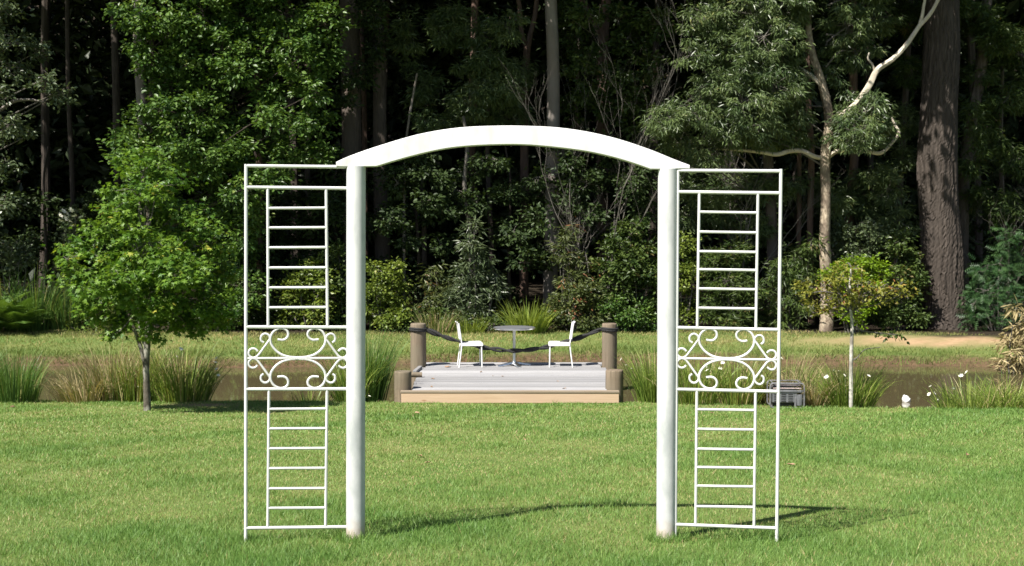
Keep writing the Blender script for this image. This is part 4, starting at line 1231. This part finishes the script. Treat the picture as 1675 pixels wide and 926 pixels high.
foliage("crown", px_blobs([(1318, 480, 16, 8), (1480, 480, 14, 7), (1325, 470, 20, 10), (1350, 462, 24, 12), (1380, 455, 26, 12), (1410, 465, 26, 14), (1440, 470, 22, 12), (1465, 472, 16, 9), (1345, 490, 24, 12), (1375, 485, 26, 14), (1410, 488, 24, 12), (1330, 512, 18, 8), (1355, 508, 16, 9), (1445, 485, 20, 9), (1395, 440, 18, 9), (1390, 510, 18, 10)], 20.9, .9, .3),
        M["lf_autumn"], sap, 'oval', .072, 1.15, .12, .2, .8, 26, lambda c: Vector((base.x + .02, 20.9, base.z + 1.55)), M["bk_twig"], .3, .6, base, None, .004)
foliage("green_spray", px_blobs([(1455, 548, 10, 5), (1470, 550, 10, 5), (1440, 545, 8, 4)], 20.9, .9, .05), M["lf_dark"], sap, 'oval', .085, 1.4, .07, .3, .7, 27, None, None, offset=base)

# ------------------------------------------------------------------ timber deck
DZ = 2.15 - 2.92          # top of the deck boards
y_f, y_b = 22.09, 26.45
deck = thing("timber_deck", "weathered grey timber deck with pine front board and log bollards by the pond", "deck", (0, y_f, DZ))
gap, pw = 0.012, 0.114
ny_ = int((y_b - y_f) / (pw + gap))
rng = random.Random(9)


def clear(x0, x1, yc):
    return x0, x1


for i in range(ny_):
    yc = y_f + 0.005 + pw / 2 + i * (pw + gap)
    t_ = (yc - y_f) / (y_b - y_f)
    x0 = -1.655 - .15 * t_ + rng.uniform(-.010, .010)
    x1 = 1.56 + .30 * t_ + rng.uniform(-.010, .010)
    if i == 0:                    # nosing board runs the full width in front of the bollards
        x0, x1 = -1.845, 1.775
    elif abs(yc - 25.75) < .22:   # boards cut round the back bollards
        x0, x1 = -1.655, 1.705
    mbp = MB()
    mbp.box(((x0 + x1) / 2, 0, 0), (x1 - x0, pw, .032), .004)
    o = mbp.build("plank", M["pine_old"] if i == 0 else M["deck"], deck)
    o.location = (0, yc - y_f, -.016 + rng.uniform(-.003, .002))
    o.rotation_euler = (rng.uniform(-.006, .006), 0, rng.uniform(-.0008, .0008))
mbp = MB().box((0, 0, 0), (3.60, .04, .17), .005)
o = mbp.build("fascia_board", M["pine"], deck)
o.location = (-.03, .035, -.032 - .088)
for sx in (-1.58, 1.48):
    mbp = MB().box((0, 0, 0), (.045, y_b - y_f - .1, .16), .004)
    o = mbp.build("side_board", M["deck"], deck)
    o.location = (sx, (y_b - y_f) / 2 + .05, -.115)
for sx in (-.85, 0, .85):
    mbp = MB().box((0, 0, 0), (.06, y_b - y_f - .2, .14), .004)
    o = mbp.build("joist", M["deck"], deck)
    o.location = (sx, (y_b - y_f) / 2 + .04, -.104)
for sx, sy in ((-1.5, 2.0), (1.5, 2.0), (-1.5, 4.0), (1.5, 4.0)):
    mbp = MB().tube([(0, 0, -1.4), (0, 0, -.11)], .08, 12)
    o = mbp.build("pile", M["bollard"], deck, True)
    o.location = (sx, sy, 0)


def bollard(px, ytop, ybot, Y, wpx, seed):
    p1 = at(px, ytop, Y)
    r_ = wpx / 2 * Y / F_PX
    rng_ = np.random.default_rng(seed)
    ph = rng_.uniform(0, 6, 3)
    zb_ = min(gzf(p1.x, Y), DZ) - .5
    zs = np.concatenate([np.linspace(zb_, p1.z - .025, 10), [p1.z - .008, p1.z]])
    rs = np.concatenate([np.full(10, 1.0), [.97, .92]]) * r_
    mb = MB()
    mb.tube([(0, 0, z) for z in zs - DZ], rs, 28, True, lambda i, a: 1 + .02 * np.sin(2 * a + ph[0] + i * .2) + .012 * np.sin(5 * a + ph[1] + i * .3) + .008 * np.sin(11 * a + ph[2]))
    o = mb.build("bollard", M["bollard"], deck, True)
    o.location = (p1.x, Y - y_f, 0)
    return Vector((p1.x, Y, p1.z)), r_


bollard(659, 607, 662, 22.38, 29, 1)
bollard(1005, 605, 662, 22.38, 29, 2)
BL, rL = bollard(684, 529, 600, 25.75, 25.5, 3)
BR, rR = bollard(997, 529, 600, 25.75, 24.5, 4)
# loose bits of timber beside the back left bollard
p_ = at(681, 601, 24.9)
mbp = MB().box((0, 0, 0), (.07, .75, .05), .004)
o = mbp.build("kerb_timber", M["deck"], deck)
o.location = (p_.x + .02, 24.95 - y_f, .027)
o.rotation_euler = (0, 0, math.radians(-4))
mbp = MB().tube([(-.10, 0, 0), (.11, .01, .0)], .045, 10)
o = mbp.build("log_offcut", M["bollard"], deck, True)
o.location = (at(680, 612, 23.9).x, 23.95 - y_f, .047)

# ------------------------------------------------------------------ rope
rope = thing("rope", "thick black twisted rope slung between the tall back bollards", "rope", (0, BL.y, DZ))
zr = BL.z - .115
A = Vector((BL.x + rL * .98, BL.y - .02, zr)); B = Vector((BR.x - rR * .98, BR.y - .02, BR.z - .105))
sag = A.z - at(840, 574, BL.y).z
n = 170
ts_ = np.linspace(0, 1, n)
cx = A.x + (B.x - A.x) * ts_
cz = A.z + (B.z - A.z) * ts_ - sag * 4 * ts_ * (1 - ts_) * (1 - .12 * np.abs(2 * ts_ - 1))
cy = np.full(n, A.y) + .03 * np.sin(ts_ * 9)
for s in (0, 1):
    ph = ts_ * 34 + s * math.pi
    fat = .023 * (1 + .25 * np.sin(ts_ * 17 + 1))
    pts = np.stack([cx, cy + fat * np.cos(ph), cz + fat * np.sin(ph)], -1) - np.array([0, BL.y, DZ])
    MB().tube(pts, .026 * (1 + .18 * np.sin(ts_ * 23 + s)), 8).build("strand", M["rope"], rope, True)
for (c, r_) in ((BL, rL), (BR, rR)):
    for dz in (-.095, -.13):
        aa = np.linspace(0, 2 * math.pi, 33)
        pts = np.stack([c.x + (r_ + .012) * np.cos(aa), c.y + (r_ + .012) * np.sin(aa), np.full(33, c.z + dz) + .008 * np.sin(aa * 2)], -1) - np.array([0, BL.y, DZ])
        MB().tube(pts, .020, 8, False).build("loop", M["rope"], rope, True)


# ------------------------------------------------------------------ chairs and table
def chair(label, loc, rz):
    t = thing("chair", label, "chair", loc, rz, "white chairs at the bistro table")
    # faces +X; seat .42 deep, .42 wide
    n_ = 9
    V, Q = [], []
    prof = [(-.205, .435), (-.19, .462), (.17, .468), (.205, .458), (.212, .43), (.205, .405), (-.2, .41)]
    seat = MB()
    m_ = len(prof)
    stn = [(-.205, .9), (-.195, 1), (.195, 1), (.205, .9)]
    for (y, k) in stn:
        for (x, z) in prof:
            V.append((x * (.985 if k < 1 else 1), y, .436 + (z - .436) * k))
    for i in range(3):
        for k in range(m_):
            Q.append((i * m_ + k, i * m_ + (k + 1) % m_, (i + 1) * m_ + (k + 1) % m_, (i + 1) * m_ + k))
    seat.add(V, Q, (), [list(range(m_)), [3 * m_ + k for k in range(m_)][::-1]])
    seat.build("seat", M["chair"], t)
    for s in (-1, 1):
        MB().tube([(.19, s * .185, 0), (.18, s * .18, .42)], .0125, 10).build("leg", M["chair"], t, True)
        MB().tube(catmull([(-.25, s * .19, 0), (-.20, s * .185, .40), (-.205, s * .185, .5), (-.255, s * .185, .84)], 5), .0125, 10).build("leg", M["chair"], t, True)
    # back panel: slightly curved sheet with thickness, rolled top
    V, Q = [], []
    ny2 = 9
    for j, (z, off) in enumerate(((.54, 0), (.66, .004), (.78, .004), (.845, .0), (.858, -.012))):
        xb = -.212 - (z - .5) * .145 + off
        for i in range(ny2):
            y = -.195 + .39 * i / (ny2 - 1)
            V.append((xb - .018 * math.cos(y / .195 * 1.4), y, z))
    nV = len(V)
    V += [(x - .012, y, z) for (x, y, z) in V]
    for j in range(4):
        for i in range(ny2 - 1):
            a = j * ny2 + i
            Q.append((a, a + 1, a + ny2 + 1, a + ny2))
            Q.append((nV + a + ny2, nV + a + ny2 + 1, nV + a + 1, nV + a))
    ring = [j * ny2 for j in range(5)]
    for k in range(4):
        Q.append((ring[k + 1], ring[k + 1] + nV, ring[k] + nV, ring[k]))
        r2 = ny2 - 1
        Q.append((ring[k] + r2, ring[k] + r2 + nV, ring[k + 1] + r2 + nV, ring[k + 1] + r2))
    for i in range(ny2 - 1):
        Q.append((i, i + nV, i + 1 + nV, i + 1))
        b_ = 4 * ny2
        Q.append((b_ + i + 1, b_ + i + 1 + nV, b_ + i + nV, b_ + i))
    bk = MB()
    bk.add(V, Q)
    bk.build("backrest", M["chair"], t, True)
    return t


def on_deck(px, py):
    # point of the deck surface under pixel (px, py)
    a = at(px, py, 10.0)
    d = a - Vector((0, 0, CAM_H))
    k = (DZ - CAM_H) / d.z
    return Vector((0, 0, CAM_H)) + d * k


c1 = on_deck(771, 599)
chair("white metal chair with its back to the taller left bollard, left of the table", (c1.x, c1.y, DZ), math.radians(7))
c2 = on_deck(915, 599)
chair("white metal chair seen edge-on, right of the table", (c2.x, c2.y, DZ), math.radians(179))

tb = on_deck(841, 598.5)
table = thing("bistro_table", "round metal bistro table on a central column with four flat feet", "table", (tb.x, tb.y, DZ), 0)
top = MB()
top.lathe([(.36, .712), (.40, .715), (.408, .725), (.408, .742), (.400, .748), (.392, .746)], 48)
top.build("rim", M["alu"], table, True)
MB().lathe([(.10, .715), (.3905, .716), (.3905, .7465), (.2, .7485), (.02, .7488)], 48).build("table_top", M["table_top"], table, True)
MB().lathe([(.045, .045), (.036, .08), (.030, .12), (.028, .64), (.034, .69), (.10, .714)], 20).build("column", M["alu"], table, True)
for k in range(4):
    a = math.radians(20 + 90 * k)
    fx, fy = math.cos(a), math.sin(a)
    sx_, sy_ = -fy, fx
    V = []
    for (r_, w_, z0, z1) in ((.0, .05, .055, .085), (.12, .046, .035, .066), (.24, .042, .012, .042), (.33, .034, .0, .022)):
        for sg in (-1, 1):
            V += [(fx * r_ + sx_ * w_ * sg, fy * r_ + sy_ * w_ * sg, z0), (fx * r_ + sx_ * w_ * sg * .8, fy * r_ + sy_ * w_ * sg * .8, z1)]
    Qf = []
    for i in range(3):
        a0, b0_ = i * 4, i * 4 + 4
        Qf += [(a0 + 1, a0 + 3, b0_ + 3, b0_ + 1), (a0, b0_, b0_ + 2, a0 + 2), (a0, a0 + 1, b0_ + 1, b0_), (a0 + 2, b0_ + 2, b0_ + 3, a0 + 3)]
    Qf += [(12, 13, 15, 14), (0, 2, 3, 1)]
    MB().add(V, Qf).build("foot", M["alu"], table)

# ------------------------------------------------------------------ generator
gp = at(1285, 664, 21.3)
gen = thing("generator", "small grey portable generator in a tube frame at the lawn's edge", "generator", (gp.x, 21.3, gzf(gp.x, 21.3)), math.radians(-4))
hw, hd, hh_ = .265, .19, .40


def rrect(y, r_=.05):
    pts = []
    for (cx_, cz_, a0) in ((hw - r_, .012 + r_, -90), (hw - r_, hh_ - r_, 0), (-hw + r_, hh_ - r_, 90), (-hw + r_, .012 + r_, 180)):
        for k in range(5):
            a = math.radians(a0 + 22.5 * k)
            pts.append((cx_ + r_ * math.cos(a), y, cz_ + r_ * math.sin(a)))
    pts.append(pts[0])
    return pts


for y in (-hd, hd):
    MB().tube(rrect(y), .013, 8, False).build("frame_tube", M["gen_frame"], gen, True)
for x in (-hw + .05, hw - .05):
    for z in (.02, hh_ - .008):
        MB().tube([(x, -hd, z), (x, hd, z)], .011, 8).build("cross_tube", M["gen_frame"], gen, True)
MB().box((0, 0, .335), (.49, .33, .085), .03).build("fuel_tank", M["gen_tank"], gen, True)
MB().box((0, -.168, .322), (.44, .006, .012), .002).build("stripe", M["gen_stripe"], gen)
MB().box((0, -.03, .275), (.50, .31, .04), .006).build("top_housing", M["gen_grey"], gen)
MB().box((-.04, -.02, .175), (.40, .30, .165), .008).build("housing", M["gen_grey"], gen)
MB().box((.20, .0, .15), (.10, .26, .20), .01).build("engine_block", M["gen_dark"], gen)
MB().lathe([(.03, -.09), (.05, -.085), (.055, -.05), (.055, .05), (.05, .085), (.03, .09)], 16, (.20, -.14, .135)).build("muffler", M["gen_grey"], gen, True)
MB().box((-.04, .0, .055), (.36, .24, .07), .01).build("engine_base", M["gen_dark"], gen)
for cx_ in (-.165, -.055, .055):
    for k in range(5):
        MB().box((cx_ + .0, -.1725, .115 + k * .028), (.078, .008, .010), .002).build("louvre", M["gen_dark"], gen)
MB().box((.13, -.165, .09), (.03, .02, .17), .003).build("bracket", M["gen_frame"], gen)

# ------------------------------------------------------------------ floating buoy
d_ = at(1483, 657, 10) - Vector((0, 0, CAM_H))
bp_ = Vector((0, 0, CAM_H)) + d_ * ((WATER_Z - CAM_H) / d_.z)
buoy = thing("buoy", "small white plastic float bobbing on the pond", "buoy", (bp_.x, bp_.y, WATER_Z))
mb = MB()
mb.lathe([(.02, -.06), (.06, -.05), (.078, -.01), (.08, .03), (.072, .075), (.05, .105), (.026, .118), (.024, .135), (.016, .14)], 20)
o = mb.build("body", M["buoy"], buoy, True)
o.rotation_euler = (math.radians(10), math.radians(-28), 0)
o.location = (0, 0, .015)
buoy.scale = (.88, .88, .88)
aa = np.linspace(0, 2 * math.pi, 21)
o = MB().tube([(.081 * math.cos(a), .081 * math.sin(a), .02) for a in aa], .005, 6, False).build("seam", M["buoy"], buoy, True)
o.rotation_euler = (math.radians(10), math.radians(-28), 0)
o.location = (0, 0, .015)

# ------------------------------------------------------------------ the white arch
AY = 8.8
arch_base = Vector((at(835, 888, AY).x, AY, gzf(0, AY)))
arch = thing("garden_arch", "white painted garden arch with curved beam, round posts and metal trellis wings", "arch", arch_base)


def L3(p):
    return Vector(p) - arch_base


for (xb, yb, xt, yt) in ((581.5, 889, 582.5, 272), (1089, 887, 1092, 276)):
    b_ = at(xb, yb, AY)
    t_ = at(xt, yt, AY)
    foot = Vector((b_.x, AY, gzf(b_.x, AY) - .12))
    mb = MB()
    zs = np.linspace(0, 1, 14)
    mb.tube([foot.lerp(t_, z) - Vector((foot.x, foot.y, gzf(b_.x, AY))) for z in zs], .0625, 40)
    o = mb.build("post", M["post"], arch, True)
    o.location = L3((foot.x, foot.y, gzf(b_.x, AY)))

top_px = [(548.7, 268.2), (550, 266), (569, 257), (599, 246), (628.5, 236.3), (658, 227.4), (687.6, 219.5), (727, 212.3), (766.4, 208), (815.7, 206.2), (860, 206.5), (910, 208.9), (960.3, 215.9), (1010, 227.6), (1060.6, 244.3), (1102, 261), (1126, 270), (1128, 272)]
bot_px = [(550.5, 272.3), (552, 273), (569, 273.4), (599, 273.2), (616.7, 272.9), (648, 263.3), (687.6, 252.6), (727, 244.2), (766, 239.6), (815.7, 237.3), (860, 237.6), (910, 241.8), (960, 248.5), (1002, 257.7), (1035.5, 267.7), (1063, 277.3), (1079, 277.4), (1127.5, 276.5)]


def resample(pl, xs_):
    x_ = [p[0] for p in pl]; y_ = [p[1] for p in pl]
    return np.interp(xs_, x_, y_)


# smooth the two outlines with a spline, then sample both at common stations
tp = np.array(catmull([Vector((a, b_, 0)) for a, b_ in top_px], 8))[:, :2]
bp2 = np.array(catmull([Vector((a, b_, 0)) for a, b_ in bot_px[:5]], 1) + catmull([Vector((a, b_, 0)) for a, b_ in bot_px[4:16]], 8)[1:-1] + catmull([Vector((a, b_, 0)) for a, b_ in bot_px[15:]], 1))[:, :2]
st_x = np.unique(np.concatenate([np.linspace(551, 1127, 90), [616.7, 1063.0]]))
ty_ = np.interp(st_x, tp[:, 0], tp[:, 1])
by_ = np.interp(st_x, bp2[:, 0], bp2[:, 1])
half = .038
bv = .005
V = []
for x, yt, yb in zip(st_x, ty_, by_):
    a = L3(at(x, yt, AY)); c = L3(at(x, yb, AY))
    V += [a + Vector((0, -half, -bv)), a + Vector((0, -half + bv, 0)), a + Vector((0, half - bv, 0)), a + Vector((0, half, -bv)),
          c + Vector((0, half, bv)), c + Vector((0, half - bv, 0)), c + Vector((0, -half + bv, 0)), c + Vector((0, -half, bv))]
m_ = len(st_x)
Qb = []
for i in range(m_ - 1):
    for k in range(8):
        Qb.append((i * 8 + k, (i + 1) * 8 + k, (i + 1) * 8 + (k + 1) % 8, i * 8 + (k + 1) % 8))
MB().add([tuple(v) for v in V], Qb, (), [list(range(8)), [(m_ - 1) * 8 + k for k in range(8)][::-1]]).build("beam", M["white"], arch)


def panel(side):
    left = side == 'L'
    if left:
        xo, xi = 403.0, 572.0
        rails = [(271.5, 273.2), (306.5, 308.2), (535, 535.5), (586.3, 586.0), (636.8, 636.3), (864, 861.8)]
        lad_u = [(438, 438.6), (533.5, 535.7)]
        lad_l = [(440, 438), (535, 532.5)]
        rung_u = [340.5, 372.5, 405, 438, 470.5, 503]
        rung_l = [669, 701, 733.5, 766, 799, 831]
        cxs, cys, slope = 487.5, 586.1, 0.0
        yo_bot, r_slope = 892, 0.004
        Yo, Yi = 8.70, 8.80
        stiles = [(402.5, 268.5, 402, yo_bot)]
    else:
        xo, xi = 1273.5, 1107.0
        rails = [(280.0, 279.0), (316, 314), (539.5, 536), (588.8, 586.3), (640.6, 637), (864, 858)]
        lad_u = [(1144, 1140.6), (1240, 1236.5)]
        lad_l = [(1140, 1137.8), (1236, 1233.4)]
        rung_u = [347.5, 380, 412, 441.5, 473, 504.5]
        rung_l = [670.5, 702.5, 735, 765, 795.5, 829]
        cxs, cys, slope = 1188.7, 587.5, 0.021
        Yo, Yi = 8.70, 8.78
        r_slope = .015
        stiles = [(1277.5, 276.5, 1270.5, 884), (1109, 276.5, 1104.5, 893)]

    def Yat(px):
        return Yi + (Yo - Yi) * (px - xi) / (xo - xi)

    def pp(px, py):
        return L3(at(px, py, Yat(px)))

    def stile_x(st, y):
        return st[0] + (st[2] - st[0]) * (y - st[1]) / (st[3] - st[1])

    fr = MB()
    for st in stiles:
        fr.tube([pp(st[0], st[1]), pp(stile_x(st, 600), 600), pp(st[2], st[3] + 6)], .0112, 10)
    part = fr.build("trellis_frame", M["white"], arch, True)
    if left:
        ends = lambda y: (stile_x(stiles[0], y), 577.0)
    else:
        ends = lambda y: (stile_x(stiles[0], y), stile_x(stiles[1], y))
    for i, (ya, yb) in enumerate(rails):
        e = ends(ya)
        MB().tube([pp(e[0], ya), pp(e[1], yb)], .0080 if i == 3 else .0112, 10).build("rail", M["white"], part, True)

    def rail_y(i, px):
        e = ends(rails[i][0])
        return rails[i][0] + (rails[i][1] - rails[i][0]) * (px - e[0]) / (e[1] - e[0])

    for (a, b_), (r0, r1) in [(q, (1, 2)) for q in lad_u] + [(q, (4, 5)) for q in lad_l]:
        MB().tube([pp(a, rail_y(r0, a)), pp(b_, rail_y(r1, b_))], .0096, 10).build("stile", M["white"], part, True)
    for lad, rungs, (r0, r1) in ((lad_u, rung_u, (1, 2)), (lad_l, rung_l, (4, 5))):
        for y in rungs:
            y0, y1 = rails[r0][0], rails[r1][0]
            f = (y - y0) / (y1 - y0)
            xa = lad[0][0] + (lad[0][1] - lad[0][0]) * f
            xb = lad[1][0] + (lad[1][1] - lad[1][0]) * f
            dy = (xb - xa) / 2 * (r_slope if not left else -.006)
            MB().tube([pp(xa, y - dy), pp(xb, y + dy)], .0090, 10).build("rung", M["white"], part, True)
    # scrolls, drawn in a local frame: x from panel centre, y from centre rail
    k = 1 / 6.613
    cs = [(-222, -203), (-196, -199), (-160, -198), (-126, -215), (-106, -250), (-112, -288), (-140, -314), (-180, -324), (-222, -316), (-262, -290), (-288, -250), (-298, -205), (-290, -155), (-262, -108), (-220, -66), (-165, -34), (-100, -15), (-45, -9), (0, -8)]
    link_ = [(-372, -170), (-396, -188), (-402, -220), (-388, -250), (-360, -265), (-330, -258), (-308, -236), (-305, -205), (-330, -170), (-380, -100), (-425, -40), (-446, -18), (-480, -4), (-512, -14), (-534, -44), (-530, -78), (-508, -100), (-478, -104), (-452, -92), (-438, -76)]
    for sy in (1, -1):
        full = [(x, y * sy) for x, y in cs] + [(-x, y * sy) for x, y in cs[::-1][1:]]
        pts = [pp(cxs + x * k, cys + y * k + slope * x * k) for x, y in full]
        MB().tube(catmull(pts, 5), .0082, 9).build("scroll", M["white"], part, True)
        for sx in (1, -1):
            pts = [pp(cxs + x * sx * k, cys + y * sy * k + slope * x * sx * k) for x, y in link_]
            MB().tube(catmull(pts, 5), .0076, 9).build("scroll", M["white"], part, True)


panel('L')
panel('R')

# ------------------------------------------------------------------ fallen leaves
def dead_leaf_mesh(seed):
    rng = np.random.default_rng(seed)
    V = [(0, 0, 0)]
    n_ = 9
    for k in range(n_):
        a = k * 2 * math.pi / n_
        r_ = (.5 + .2 * math.cos(2 * a)) * rng.uniform(.8, 1.15)
        V.append((r_ * math.cos(a), r_ * .6 * math.sin(a), .22 * rng.random() + .1 * abs(math.sin(a))))
    T = [(0, 1 + k, 1 + (k + 1) % n_) for k in range(n_)]
    return np_mesh("fallen_leaf", np.array(V), [np.array(T)])


DL = [dead_leaf_mesh(s) for s in range(4)]
for d__ in DL:
    d__.materials.append(M["dead_leaf"])
for i, (px, py, s) in enumerate([(733, 601, .10), (787, 609, .07), (708, 620, .07), (822, 616, .05), (706, 633, .06), (923, 636, .06), (806, 615, .05), (912, 624, .04)]):
    p_ = on_deck(px, py)
    o = link("fallen_leaf", DL[i % 4], None)
    o.location = (p_.x, p_.y, DZ + .002)
    o.scale = (s, s, s)
    o.rotation_euler = (0, 0, i * 1.3)
    tag(o, "dry curled brown leaf lying on the grey deck boards", "leaf", "dry leaves on the deck")


def on_lawn(px, py):
    d = at(px, py, 10.0) - Vector((0, 0, CAM_H))
    lo, hi = 0.3, 2.6
    for _ in range(40):
        m2 = (lo + hi) / 2
        q = Vector((0, 0, CAM_H)) + d * m2
        if q.z > gzf(q.x, q.y):
            lo = m2
        else:
            hi = m2
    return Vector((0, 0, CAM_H)) + d * lo


for i, (px, py, s) in enumerate([(1293, 764, .07), (687, 749, .07), (1165, 678, .06), (683, 678, .07), (1582, 748, .09), (700, 760, .05), (858, 722, .05), (22, 668, .08), (60, 678, .05), (1350, 690, .05), (1130, 724, .04)]):
    p_ = on_lawn(px, py)
    o = link("fallen_leaf", DL[(i + 1) % 4], None)
    o.location = (p_.x, p_.y, p_.z + .02)
    o.scale = (s, s, s)
    o.rotation_euler = (.2, .1, i * 1.9)
    tag(o, "dry brown leaf fallen on the green lawn", "leaf", "dry leaves on the lawn")
